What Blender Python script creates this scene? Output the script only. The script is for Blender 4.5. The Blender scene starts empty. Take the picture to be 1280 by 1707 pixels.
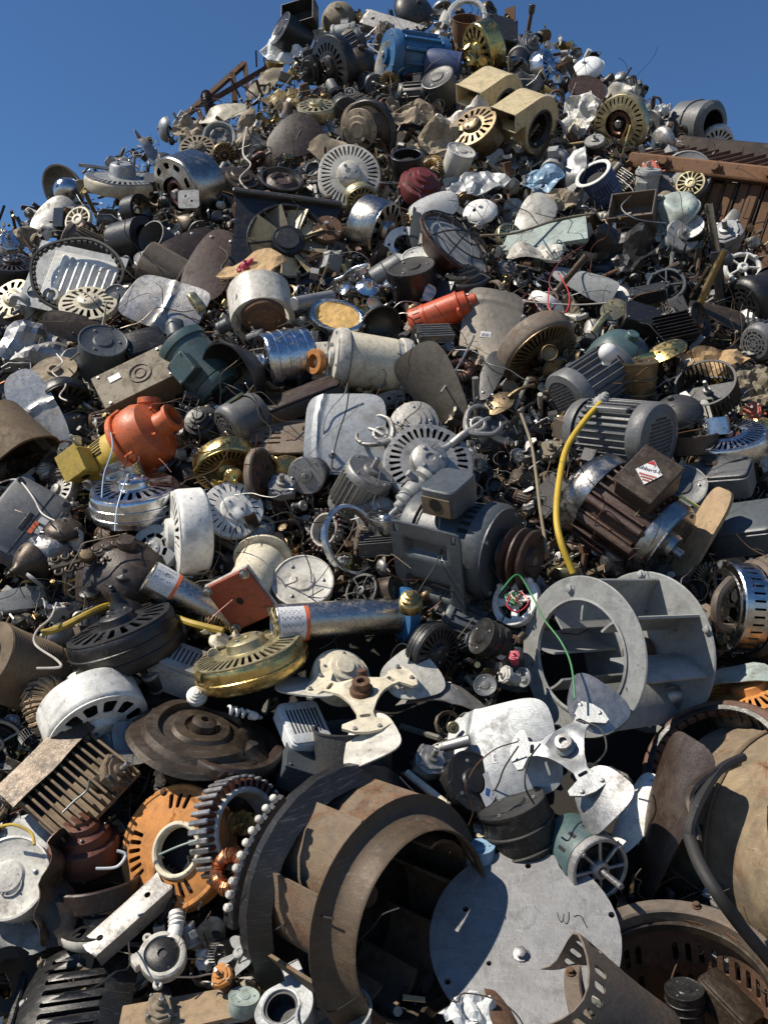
import bpy, math, random
import numpy as np
from mathutils import Vector, Matrix, noise
from mathutils.geometry import delaunay_2d_cdt
pi, sin, cos, rad = math.pi, math.sin, math.cos, math.radians
SC = bpy.context.scene
COL = SC.collection

# ------------------------------------------------------------ camera, light
F, CX, CY, CAMZ, PITCH = 1500.0, 640.0, 853.5, 1.6, rad(2)
cam = bpy.data.cameras.new('camera')
cam.sensor_fit = 'VERTICAL'; cam.sensor_height = 36.0; cam.lens = 36.0 * F / 1707.0
cam.clip_start = 0.05; cam.clip_end = 2000
camo = bpy.data.objects.new('camera', cam); COL.objects.link(camo)
camo.location = (0, 0, CAMZ); camo.rotation_euler = (pi / 2 + PITCH, 0, 0)
SC.camera = camo
SUN = Vector((-0.62, -0.17, 0.77)).normalized()
w = bpy.data.worlds.new('World'); SC.world = w; w.use_nodes = True
nt = w.node_tree
sky = nt.nodes.new('ShaderNodeTexSky'); sky.sky_type = 'NISHITA'; sky.sun_disc = False
sky.sun_elevation = math.asin(SUN.z); sky.sun_rotation = math.atan2(SUN.x, SUN.y)
sky.altitude = 2500; sky.air_density = 1.3; sky.dust_density = 0.0; sky.ozone_density = 8
hs = nt.nodes.new('ShaderNodeHueSaturation'); hs.inputs['Saturation'].default_value = 1.06
nt.links.new(sky.outputs[0], hs.inputs['Color']); nt.links.new(hs.outputs[0], nt.nodes['Background'].inputs[0])
nt.nodes['Background'].inputs[1].default_value = 0.08
sun = bpy.data.lights.new('sun', 'SUN'); sun.energy = 5.0; sun.angle = rad(0.53); sun.color = (1, .915, .785)
suno = bpy.data.objects.new('sun', sun); COL.objects.link(suno)
suno.location = (-4, -4, 9); suno.rotation_euler = SUN.to_track_quat('Z', 'Y').to_euler()
vs = SC.view_settings
vs.view_transform = 'Standard'; vs.look = 'None'; vs.exposure = 0.44; vs.gamma = 1; vs.use_curve_mapping = False
SC.cycles.max_bounces = 6; SC.cycles.diffuse_bounces = 3; SC.cycles.glossy_bounces = 4

# ------------------------------------------------------------ the heap's surface
XA, YA, ZA, SL, AX, RR = 0.27, 5.5, 4.86, 1.17, 1.5, 0.4
def heap(x, y):
    return ZA - SL * (math.sqrt(((x - XA) / AX) ** 2 + (y - YA) ** 2 + RR * RR) - RR)
def ray(px, py):
    d = Vector(((px - CX) / F, 1, (CY - py) / F)).normalized()
    return Vector((d.x, d.y * cos(PITCH) - d.z * sin(PITCH), d.y * sin(PITCH) + d.z * cos(PITCH)))
EYE = Vector((0, 0, CAMZ))
def depth(px, py):
    d = ray(px, py); best, bt, t = 1e9, 5.0, 1.2
    while t < 7.5:
        p = EYE + d * t
        g = p.z - heap(p.x, p.y)
        if g < 0: return t
        if g < best: best, bt = g, t
        t += 0.02
    return bt
def frame(px, py):
    d = ray(px, py); r = d.cross(Vector((0, 0, 1))).normalized(); u = r.cross(d)
    return d, r, u
def vdir(px, py, ang, tilt):
    d, r, u = frame(px, py); a, t = rad(ang), rad(tilt)
    return (r * cos(a) + u * sin(a)) * cos(t) - d * sin(t)
def spot(px, py, off=0.0):
    return EYE + ray(px, py) * (depth(px, py) - off)

# ------------------------------------------------------------ materials
DUST = (.17, .135, .095)
MATS = {}
SPEC = {  # colour, metallic, roughness, dirt, rust, scratches
 'white': ((.72, .71, .66), 0, .38, .30, .06, .2), 'cream': ((.62, .56, .42), 0, .42, .38, .10, .3),
 'offwhite': ((.55, .53, .47), 0, .45, .5, .12, .3), 'tanpaint': ((.55, .45, .26), 0, .42, .3, .06, .2),
 'alu': ((.40, .40, .395), .85, .46, .36, .0, .6), 'dullalu': ((.34, .335, .32), .8, .5, .42, .0, .6),
 'steel': ((.36, .36, .36), .9, .42, .45, .12, .5), 'galv': ((.30, .315, .325), .5, .5, .3, .05, .4),
 'chrome': ((.62, .63, .64), 1, .13, .3, .02, .2), 'stainless': ((.44, .42, .385), 1, .27, .2, .03, .5),
 'grey': ((.115, .12, .125), 0, .45, .3, .04, .4), 'lightgrey': ((.29, .30, .295), 0, .5, .35, .08, .4),
 'slate': ((.062, .073, .083), 0, .42, .22, .05, .4), 'darkgrey': ((.033, .034, .036), 0, .45, .35, .05, .4),
 'black': ((.013, .013, .014), 0, .38, .22, .0, .3), 'blackmetal': ((.03, .03, .03), .5, .35, .35, .08, .5),
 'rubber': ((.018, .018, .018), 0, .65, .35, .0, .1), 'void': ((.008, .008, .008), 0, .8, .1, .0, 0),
 'brass': ((.5, .37, .16), 1, .28, .42, .0, .3), 'gold': ((.62, .46, .17), 1, .22, .38, .0, .2),
 'palebrass': ((.5, .44, .26), .8, .34, .38, .0, .3), 'antique': ((.20, .145, .08), .8, .38, .4, .1, .4),
 'bronze': ((.07, .052, .037), .55, .4, .4, .15, .4), 'brown': ((.036, .022, .016), .1, .42, .35, .2, .3),
 'maroon': ((.14, .025, .025), 0, .42, .3, .05, .3), 'redbrown': ((.055, .028, .02), .1, .5, .4, .4, .4),
 'rust': ((.10, .052, .028), .1, .8, .35, .75, .1), 'rustorange': ((.46, .185, .04), 0, .75, .4, .42, .3),
 'rustgrey': ((.15, .118, .09), .3, .6, .5, .5, .4), 'copper': ((.55, .24, .12), 1, .35, .25, .0, .1),
 'copperdark': ((.13, .05, .035), .5, .45, .3, .0, .1), 'orange': ((.60, .125, .028), 0, .45, .38, .14, .3),
 'redorange': ((.60, .08, .02), 0, .42, .36, .1, .3), 'redrust': ((.38, .08, .04), 0, .6, .35, .5, .3),
 'yellow': ((.52, .37, .07), 0, .42, .28, .04, .3), 'cableyellow': ((.52, .35, .03), 0, .55, .4, .0, .1),
 'blue': ((.03, .13, .29), 0, .42, .4, .12, .4), 'lightblue': ((.22, .36, .50), 0, .4, .15, .0, .3),
 'navy': ((.025, .05, .14), 0, .45, .3, .03, .3), 'teal': ((.055, .10, .105), 0, .42, .3, .06, .4),
 'palegreen': ((.30, .36, .33), 0, .5, .45, .2, .4), 'green': ((.03, .2, .06), 0, .5, .2, .0, .1),
 'red': ((.5, .03, .04), 0, .4, .2, .0, .2), 'pink': ((.55, .06, .10), 0, .4, .15, .0, .1),
 'khaki': ((.19, .158, .105), 0, .65, .5, .15, .3), 'dusty': ((.34, .275, .19), 0, .85, .6, .12, .2),
 'mudbrown': ((.145, .10, .058), .1, .75, .5, .3, .4), 'cardboard': ((.42, .28, .14), 0, .85, .35, .0, .2),
 'wood': ((.34, .24, .14), 0, .8, .4, .0, .6), 'cloth': ((.62, .58, .52), 0, .9, .35, .05, .1),
 'plastic': ((.66, .68, .68), 0, .5, .15, .0, .2), 'bulb': ((.85, .85, .82), 0, .25, .05, .0, 0),
 'label': ((.66, .66, .66), 0, .5, .12, .0, .1), 'ink': ((.02, .02, .025), 0, .6, .0, .0, 0),
 'straw': ((.48, .30, .09), .2, .6, .3, .0, .2), 'paint_yellow': ((.62, .55, .12), 0, .4, .2, .0, .2),
 'ink_orange': ((.75, .16, .05), 0, .5, .05, .0, .1), 'ink_blue': ((.05, .14, .4), 0, .5, .1, .0, .1),
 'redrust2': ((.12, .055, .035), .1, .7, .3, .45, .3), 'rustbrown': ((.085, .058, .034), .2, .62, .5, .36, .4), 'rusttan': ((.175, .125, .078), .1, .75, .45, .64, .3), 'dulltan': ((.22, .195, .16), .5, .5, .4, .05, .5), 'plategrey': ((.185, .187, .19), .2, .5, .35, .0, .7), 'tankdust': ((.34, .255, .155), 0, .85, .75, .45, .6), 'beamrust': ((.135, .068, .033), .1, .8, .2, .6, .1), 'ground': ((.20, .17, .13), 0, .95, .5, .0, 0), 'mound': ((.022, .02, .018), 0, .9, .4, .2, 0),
}
def mat(name):
    if name in MATS: return MATS[name]
    c, me, ro, di, ru, scr = SPEC[name]
    m = bpy.data.materials.new(name); m.use_nodes = True; MATS[name] = m
    t = m.node_tree; N = t.nodes.new; K = t.links.new
    b = t.nodes['Principled BSDF']
    tc = N('ShaderNodeTexCoord'); oi = N('ShaderNodeObjectInfo')
    mu = N('ShaderNodeMath'); mu.operation = 'MULTIPLY'; mu.inputs[1].default_value = 37.0
    K(oi.outputs['Random'], mu.inputs[0])
    ad = N('ShaderNodeVectorMath'); ad.operation = 'ADD'
    K(tc.outputs['Object'], ad.inputs[0]); K(mu.outputs[0], ad.inputs[1]); P = ad.outputs[0]
    def nz(scale, detail=5, rough=.6, vec=None, dist=0):
        n = N('ShaderNodeTexNoise'); n.inputs['Scale'].default_value = scale; n.inputs['Detail'].default_value = detail
        n.inputs['Roughness'].default_value = rough; n.inputs['Distortion'].default_value = dist
        K(vec or P, n.inputs['Vector']); return n.outputs[0]
    def ramp(x, a, bb, hi=1.0):
        n = N('ShaderNodeMapRange'); n.clamp = True
        n.inputs['From Min'].default_value = a; n.inputs['From Max'].default_value = bb; n.inputs['To Max'].default_value = hi
        K(x, n.inputs['Value']); return n.outputs[0]
    def mix(f, a, bb):
        n = N('ShaderNodeMix'); n.data_type = 'RGBA'
        K(f, n.inputs[0])
        for i, q in ((6, a), (7, bb)):
            if isinstance(q, tuple): n.inputs[i].default_value = (*q, 1)
            else: K(q, n.inputs[i])
        return n.outputs[2]
    n1 = nz(1.7, 7, .68, dist=.4); n2 = nz(9, 6, .7); n3 = nz(48, 3, .6)
    # tone variation of the finish
    col = mix(ramp(n2, .3, .75), tuple(x * .78 for x in c), tuple(min(x * 1.12, .9) for x in c))
    hv = N('ShaderNodeHueSaturation'); K(col, hv.inputs['Color'])
    rv = N('ShaderNodeMapRange'); K(oi.outputs['Random'], rv.inputs['Value'])
    rv.inputs['To Min'].default_value = .84; rv.inputs['To Max'].default_value = 1.12
    K(rv.outputs[0], hv.inputs['Value']); col = hv.outputs[0]
    mets = []
    if scr:
        mp = N('ShaderNodeMapping'); mp.inputs['Rotation'].default_value = (.5, .35, .6); mp.inputs['Scale'].default_value = (3, 55, 9)
        K(P, mp.inputs['Vector'])
        s = ramp(nz(1.0, 5, .7, mp.outputs[0], .3), .56, .68, scr)
        lum = sum(c) / 3
        sc_c = tuple(x * .45 for x in c) if lum > .3 else tuple(x * .6 + .16 for x in c)
        col = mix(s, col, sc_c)
    sp = ramp(nz(26, 3, .6), .64, .70, .55)
    col = mix(sp, col, tuple(x * .35 for x in c))
    dm = None
    gm = ramp(nz(3.1, 8, .7, dist=.8), .5, .68, .25 + .5 * di)
    col = mix(gm, col, tuple(min(.035, x * .4) + .004 for x in c))
    if scr and not me:
        ch = ramp(nz(7.5, 5, .62, dist=.3), .66, .69, .85)
        col = mix(ch, col, (.07, .05, .038) if sum(c) > .5 else (.13, .12, .11))
    if di:
        a = .66 - .30 * di
        mm = N('ShaderNodeMath'); mm.operation = 'MULTIPLY_ADD'; K(n2, mm.inputs[0]); mm.inputs[1].default_value = .35; K(n1, mm.inputs[2])
        dm = ramp(mm.outputs[0], a + .13, a + .36, .35 + .6 * di)
        k = min(1, .30 + 2.2 * sum(c) / 3)
        dc = mix(n3, tuple(x * .35 * k for x in DUST), tuple(x * k for x in DUST))
        col = mix(dm, col, dc)
    if ru:
        nr = nz(2.6, 8, .72, dist=.6)
        rm = ramp(nr, .72 - .34 * ru, .84 - .30 * ru, .95)
        rc = mix(ramp(n2, .35, .7), (.055, .024, .012), (.24, .095, .035) if ru < .6 else (.20, .10, .052))
        col = mix(rm, col, rc)
    else: rm = None
    K(col, b.inputs['Base Color'])
    # roughness
    r = N('ShaderNodeMath'); r.operation = 'MULTIPLY_ADD'; r.use_clamp = True
    K(n2, r.inputs[0]); r.inputs[1].default_value = .3 if ro > .2 else .14; r.inputs[2].default_value = ro - (.15 if ro > .2 else .06)
    ro_s = r.outputs[0]
    for msk, k in ((dm, .45), (rm, .5)):
        if msk:
            a2 = N('ShaderNodeMath'); a2.operation = 'MULTIPLY_ADD'; a2.use_clamp = True
            K(msk, a2.inputs[0]); a2.inputs[1].default_value = k; K(ro_s, a2.inputs[2]); ro_s = a2.outputs[0]
    K(ro_s, b.inputs['Roughness'])
    if me:
        ms = None
        for msk in (dm, rm):
            if msk:
                s1 = N('ShaderNodeMath'); s1.operation = 'SUBTRACT'; s1.use_clamp = True
                if ms: K(ms, s1.inputs[0])
                else: s1.inputs[0].default_value = me
                K(msk, s1.inputs[1]); ms = s1.outputs[0]
        if ms: K(ms, b.inputs['Metallic'])
        else: b.inputs['Metallic'].default_value = me
    bp = N('ShaderNodeBump'); bp.inputs['Strength'].default_value = .16 if ru < .6 else .4; bp.inputs['Distance'].default_value = .006
    m2 = N('ShaderNodeMath'); m2.operation = 'MULTIPLY_ADD'; K(n3, m2.inputs[0]); m2.inputs[1].default_value = .5; K(n2, m2.inputs[2])
    K(m2.outputs[0], bp.inputs['Height']); K(bp.outputs[0], b.inputs['Normal'])
    return m

# ------------------------------------------------------------ mesh helpers: every helper returns (verts, faces)
def A(v): return np.asarray(v, dtype=float).reshape(-1, 3)
def join(*gs):
    V, Fc, o = [], [], 0
    for g in gs:
        if g is None: continue
        v, f = g; v = A(v); V.append(v); Fc += [tuple(i + o for i in q) for q in f]; o += len(v)
    return np.concatenate(V), Fc
def tf(g, loc=(0, 0, 0), rot=(0, 0, 0), sc=1.0):
    M = np.array(Matrix.LocRotScale(Vector(loc), Matrix.Rotation(rad(rot[2]), 3, 'Z') @ Matrix.Rotation(rad(rot[1]), 3, 'Y') @ Matrix.Rotation(rad(rot[0]), 3, 'X'), Vector((sc, sc, sc)) if not hasattr(sc, '__len__') else Vector(sc)))
    v = A(g[0]); return v @ M[:3, :3].T + M[:3, 3], g[1]
def mx(loc=(0, 0, 0), rot=(0, 0, 0)):
    return Matrix.Translation(loc) @ (Matrix.Rotation(rad(rot[2]), 4, 'Z') @ Matrix.Rotation(rad(rot[1]), 4, 'Y') @ Matrix.Rotation(rad(rot[0]), 4, 'X'))
def lathe(prof, n=36, loop=False, a0=0, a1=360):
    full = abs(a1 - a0) >= 360; k = n if full else n + 1
    V, Fc, rows = [], [], []
    for r, z in prof:
        if abs(r) < 1e-6: rows.append([len(V)]); V.append((0, 0, z)); continue
        rows.append(list(range(len(V), len(V) + k)))
        for i in range(k):
            a = rad(a0 + (a1 - a0) * i / n); V.append((r * cos(a), r * sin(a), z))
    R = rows + ([rows[0]] if loop else [])
    for p, q in zip(R, R[1:]):
        for i in range(n):
            j = (i + 1) % k
            if len(p) == 1 and len(q) == 1: continue
            if len(p) == 1: Fc.append((p[0], q[j], q[i]))
            elif len(q) == 1: Fc.append((p[i], p[j], q[0]))
            else: Fc.append((p[i], p[j], q[j], q[i]))
    return A(V), Fc
def cyl(r, z0, z1, n=16, b=.12):
    b *= r
    if z1 < z0: z0, z1 = z1, z0
    b = min(b, (z1 - z0) * .3)
    return lathe([(0, z0), (r - b, z0), (r, z0 + b), (r, z1 - b), (r - b, z1), (0, z1)], n)
def ring(r0, r1, z0, z1, n=36, b=.03):
    return lathe([(r0, z0), (r1 - b, z0), (r1, z0 + b), (r1, z1 - b), (r1 - b, z1), (r0 + b, z1), (r0, z1 - b)], n, True)
def box(sx, sy, sz, b=.04):
    b = min(b, sx * .45, sy * .45, sz * .45)
    V, Fc = [], []
    idx = {}
    for X in (-1, 1):
        for Y in (-1, 1):
            for Z in (-1, 1):
                for k in range(3):
                    p = [X * (sx / 2 - b), Y * (sy / 2 - b), Z * (sz / 2 - b)]
                    p[k] += (X, Y, Z)[k] * b
                    idx[X, Y, Z, k] = len(V); V.append(p)
    def q(*l): Fc.append(tuple(idx[i] for i in l))
    for k in range(3):
        o = [i for i in range(3) if i != k]
        for S in (-1, 1):
            l = []
            for a, bb in ((-1, -1), (1, -1), (1, 1), (-1, 1)):
                c = [0, 0, 0]; c[k] = S; c[o[0]] = a; c[o[1]] = bb; l.append((*c, k))
            q(*l)
        for a in (-1, 1):
            for bb in (-1, 1):
                c0 = [0, 0, 0]; c0[o[0]] = a; c0[o[1]] = bb; c1 = list(c0); c0[k] = -1; c1[k] = 1
                q((*c0, o[0]), (*c1, o[0]), (*c1, o[1]), (*c0, o[1]))
    for X in (-1, 1):
        for Y in (-1, 1):
            for Z in (-1, 1): q((X, Y, Z, 0), (X, Y, Z, 1), (X, Y, Z, 2))
    return A(V), Fc
def circ(n, r, cx=0, cy=0, ph=0):
    return [(cx + r * cos(2 * pi * i / n + ph), cy + r * sin(2 * pi * i / n + ph)) for i in range(n)]
def rrect(w, h, r, cx=0, cy=0, rot=0, k=3):
    o = []
    for sx, sy, a in ((1, 1, 0), (-1, 1, 90), (-1, -1, 180), (1, -1, 270)):
        for i in range(k + 1):
            t = rad(a + 90 * i / k); o.append((sx * (w / 2 - r) + r * cos(t), sy * (h / 2 - r) + r * sin(t)))
    c, s = cos(rad(rot)), sin(rad(rot))
    return [(cx + x * c - y * s, cy + x * s + y * c) for x, y in o]
def slots(n, r0, r1, wd=.5, a0=0, a1=360, taper=True, skip=()):
    out = []
    for i in range(n):
        if i in skip: continue
        a = rad(a0 + (a1 - a0) * (i + .5) / n); da = rad((a1 - a0) / n) * wd / 2
        d0 = da if taper else da * r1 / r0 * .8
        m = (r1 - r0) * .12
        out.append([(r * cos(a + q), r * sin(a + q)) for r, q in ((r0, -d0 * .6), (r0 + m, -d0), (r1 - m, -da), (r1, -da * .6), (r1, da * .6), (r1 - m, da), (r0 + m, d0), (r0, d0 * .6))])
    return out
def inside(P, poly):
    x, y = P[:, 0], P[:, 1]; q = np.asarray(poly); r = np.zeros(len(P), bool)
    x0, y0 = q[:, 0], q[:, 1]; x1, y1 = np.roll(x0, -1), np.roll(y0, -1)
    for a, b, c, d in zip(x0, y0, x1, y1):
        if b == d: continue
        k = ((b > y) != (d > y)) & (x < (c - a) * (y - b) / (d - b) + a); r ^= k
    return r
def solid(V, Fc, t):
    V = A(V); Nn = np.zeros_like(V)
    for f in Fc:
        n = np.cross(V[f[1]] - V[f[0]], V[f[2]] - V[f[0]])
        for i in f: Nn[i] += n
    Nn /= np.maximum(np.linalg.norm(Nn, axis=1, keepdims=True), 1e-9)
    k = len(V); E = set()
    for f in Fc:
        for i in range(len(f)): E.add((f[i], f[(i + 1) % len(f)]))
    out = list(Fc) + [tuple(i + k for i in reversed(f)) for f in Fc]
    for a, b in E:
        if (b, a) not in E: out.append((a, a + k, b + k, b))
    return np.concatenate([V + Nn * t / 2, V - Nn * t / 2]), out
def sheet(outline, holes=(), t=.02, grid=0, fn=None):
    if grid:
        o2 = []
        for i, a in enumerate(outline):
            b = outline[(i + 1) % len(outline)]; k = max(1, int(math.hypot(b[0] - a[0], b[1] - a[1]) / (grid * 1.2)))
            o2 += [(a[0] + (b[0] - a[0]) * j / k, a[1] + (b[1] - a[1]) * j / k) for j in range(k)]
        outline = o2
    pts = list(outline); edges = [(i, (i + 1) % len(outline)) for i in range(len(outline))]
    for h in holes:
        o = len(pts); pts += h; edges += [(o + i, o + (i + 1) % len(h)) for i in range(len(h))]
    if grid:
        q = np.asarray(outline); lo, hi = q.min(0), q.max(0)
        gx = np.arange(lo[0] + grid * .5, hi[0], grid); gy = np.arange(lo[1] + grid * .5, hi[1], grid)
        G = np.array([(x + (.25 * grid if j % 2 else -.25 * grid), y) for j, y in enumerate(gy) for x in gx])
        if len(G):
            k = inside(G, outline)
            for h in holes: k &= ~inside(G, h)
            pts += [tuple(p) for p in G[k]]
    v, e, f, *_ = delaunay_2d_cdt([Vector(p) for p in pts], edges, [], 0, 1e-5)
    V2 = np.array([(p.x, p.y) for p in v]); f = [tuple(q) for q in f]
    C = np.array([V2[list(q)].mean(0) for q in f]); k = inside(C, outline)
    for h in holes: k &= ~inside(C, h)
    f = [q for q, ok in zip(f, k) if ok]
    V = [(x, y, 0) if fn is None else fn(x, y) for x, y in V2]
    V = A(V)
    n = np.cross(V2[f[0][1]] - V2[f[0][0]], V2[f[0][2]] - V2[f[0][0]]) if f else 1
    if n < 0: f = [tuple(reversed(q)) for q in f]
    return solid(V, f, t)
def smooth(pts, k=5):
    P = [Vector(p) for p in pts]; out = []
    for i in range(len(P) - 1):
        a, b, c, d = P[max(i - 1, 0)], P[i], P[i + 1], P[min(i + 2, len(P) - 1)]
        for j in range(k):
            t = j / k
            out.append(.5 * ((2 * b) + (c - a) * t + (2 * a - 5 * b + 4 * c - d) * t * t + (3 * b - a - 3 * c + d) * t ** 3))
    return out + [P[-1]]
def tube(pts, r, n=7, sm=0, cap=True, flat=1.0):
    P = smooth(pts, sm) if sm else [Vector(p) for p in pts]
    m = len(P); V, Fc = [], []; up = None
    for i, p in enumerate(P):
        t = (P[min(i + 1, m - 1)] - P[max(i - 1, 0)]).normalized()
        if up is None:
            up = t.orthogonal().normalized()
        up = (up - t * up.dot(t)).normalized(); sd = t.cross(up)
        rr = r(i / (m - 1)) if callable(r) else r
        for j in range(n):
            a = 2 * pi * j / n; V.append(p + (up * cos(a) + sd * sin(a) * flat) * rr)
    for i in range(m - 1):
        for j in range(n):
            k = (j + 1) % n; Fc.append((i * n + j, i * n + k, (i + 1) * n + k, (i + 1) * n + j))
    if cap: Fc += [tuple(reversed(range(n))), tuple(range((m - 1) * n, m * n))]
    return A([tuple(v) for v in V]), Fc
def torus(R, r, n=32, k=8, z=0, a0=0, a1=360):
    return lathe([(R + r * cos(2 * pi * i / k), z + r * sin(2 * pi * i / k)) for i in range(k)], n, True, a0, a1)
def prism(outline, z0, z1, b=.03):
    n = len(outline); q = np.asarray(outline); c = q.mean(0)
    ins = [tuple(c + (p - c) * (1 - b)) for p in q]
    V = [(x, y, z0) for x, y in ins] + [(x, y, z0 + b * .5) for x, y in outline] + [(x, y, z1 - b * .5) for x, y in outline] + [(x, y, z1) for x, y in ins]
    Fc = [tuple(reversed(range(n))), tuple(range(3 * n, 4 * n))]
    for k in range(3):
        for i in range(n):
            j = (i + 1) % n; Fc.append((k * n + i, k * n + j, (k + 1) * n + j, (k + 1) * n + i))
    return A(V), Fc
def dent(g, amp, seed, fr=1.0):
    v = A(g[0]).copy(); rs = random.Random(seed)
    if amp > .015:
        for _ in range(3):
            c = np.array([rs.uniform(-1, 1) for _ in range(3)]); c /= max(.3, np.linalg.norm(c)); d = np.linalg.norm(v - c, axis=1)
            v -= np.exp(-(d / rs.uniform(.25, .5)) ** 2)[:, None] * c * amp * rs.uniform(1.0, 3.2)
    for i, p in enumerate(v):
        n = noise.noise_vector(Vector(p) * fr + Vector((seed * 7.3, seed * 3.1, seed * 1.7)))
        v[i] += np.array(n) * amp
    return v, g[1]
def text_geo(s, size=1.0):
    c = bpy.data.curves.new('lettering', 'FONT'); c.body = s; c.size = size; c.align_x = 'CENTER'; c.align_y = 'CENTER'; c.extrude = .004 * size
    o = bpy.data.objects.new('lettering', c); me = bpy.data.meshes.new_from_object(o); me.materials.clear(); bpy.data.objects.remove(o); return me

def mesh(name, g, m, ang=38):
    me = bpy.data.meshes.new(name); v, f = g
    me.from_pydata([tuple(p) for p in v], [], f); me.update()
    me.shade_smooth(); me.set_sharp_from_angle(angle=rad(ang))
    ms = m if isinstance(m, (list, tuple)) else [m]
    for q in ms: me.materials.append(mat(q))
    return me

# ------------------------------------------------------------ things
class Thing:
    def __init__(s, dmg=0, seed=0): s.parts = []; s.dmg = dmg; s.seed = seed; s.ang = 38
    def __call__(s, name, g, m, parent=None, M=None, label=None, kind=None):
        """one part; g is (verts, faces), an existing mesh (shared) or a text curve"""
        if isinstance(g, tuple):
            if s.dmg and M is None: g = dent(g, s.dmg, s.seed)
            me = mesh(name, g, m, s.ang)
        else:
            me = g
            if not me.materials: me.materials.append(mat(m))
        s.parts.append((name, me, parent, M or Matrix(), label, kind)); return len(s.parts) - 1
    def many(s, name, g, m, Ms, parent=None):
        me = mesh(name, g, m)
        return [s(name, me, m, parent, M) for M in Ms]
HEROES = []; ROOTS = {}
def link(o):
    COL.objects.link(o); return o
def put(thing, name, label, cat, M, group=None):
    P = thing.parts
    if len(P) == 1:
        root = link(bpy.data.objects.new(name, P[0][1])); root.matrix_world = M @ P[0][3]
    else:
        root = link(bpy.data.objects.new(name, None)); root.matrix_world = M; root.empty_display_size = .1
        obs = []
        for nm, me, par, L, lb, kd in P:
            o = link(bpy.data.objects.new(nm, me)); obs.append(o)
            if par is None: o.parent = root; o.matrix_local = L
            else: o.parent = obs[par]; o.matrix_local = L if P[par][3] == Matrix() else P[par][3].inverted() @ L
            if lb: o['label'] = lb
            if kd: o['kind'] = kd
    root['label'] = label; root['category'] = cat
    if group: root['group'] = group
    return root
def pose(px, py, R, ang, tilt, roll=0, fwd=.3, z=0):
    c = ray(px, py).dot(Vector((0, cos(PITCH), sin(PITCH)))) / F
    t = depth(px, py); s = R * t * c; t -= fwd * s; s = R * t * c
    Z = vdir(px, py, ang, tilt).normalized(); d, r, u = frame(px, py)
    X = r - Z * r.dot(Z)
    if X.length < .25: X = u - Z * u.dot(Z)
    X.normalize(); Y = Z.cross(X)
    Rm = Matrix((X, Y, Z)).transposed() @ Matrix.Rotation(rad(roll), 3, 'Z')
    return Matrix.LocRotScale(EYE + ray(px, py) * t, Rm, Vector((s, s, s)))
PARTY = set('base top body stem shade head leg seat back arm cord door side front rear handle knob panel frame face lid cap foot blade slat wheel rim'.split())
SWAP = {'lamp shade': 'lampshade', 'blower wheel': 'impeller', 'slotted wheel': 'motor_housing', 'pump head': 'pump', 'gear head': 'gearbox', 'cooling base': 'base'}
def plain(cat):
    w = cat.split()
    return SWAP.get(cat) or (w[-1] if w[-1] in PARTY else '_'.join(w))
def H(build, px, py, R, ang, tilt, label, cat, name=None, roll=0, fwd=.3, dmg=.025, group=None, rad_=1.0, of=None, **kw):
    seed = px * .37 + py * .11
    random.seed(int(px * 1709 + py))
    t = Thing(dmg, seed); build(t, **kw)
    HEROES.append((px, py, R * rad_, label, cat))
    M = pose(px, py, R, ang, tilt, roll, fwd)
    o = put(t, name or plain(cat), label, cat, M, group)
    if of:  # a part of a bigger thing
        par, PM = next(v for k, v in ROOTS.items() if of in k)
        o.parent = par; o.matrix_basis = PM.inverted() @ M @ (t.parts[0][3] if len(t.parts) == 1 else Matrix())
        del o['category']; del o['label']
    else: ROOTS[label] = (o, M)
    return o
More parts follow.
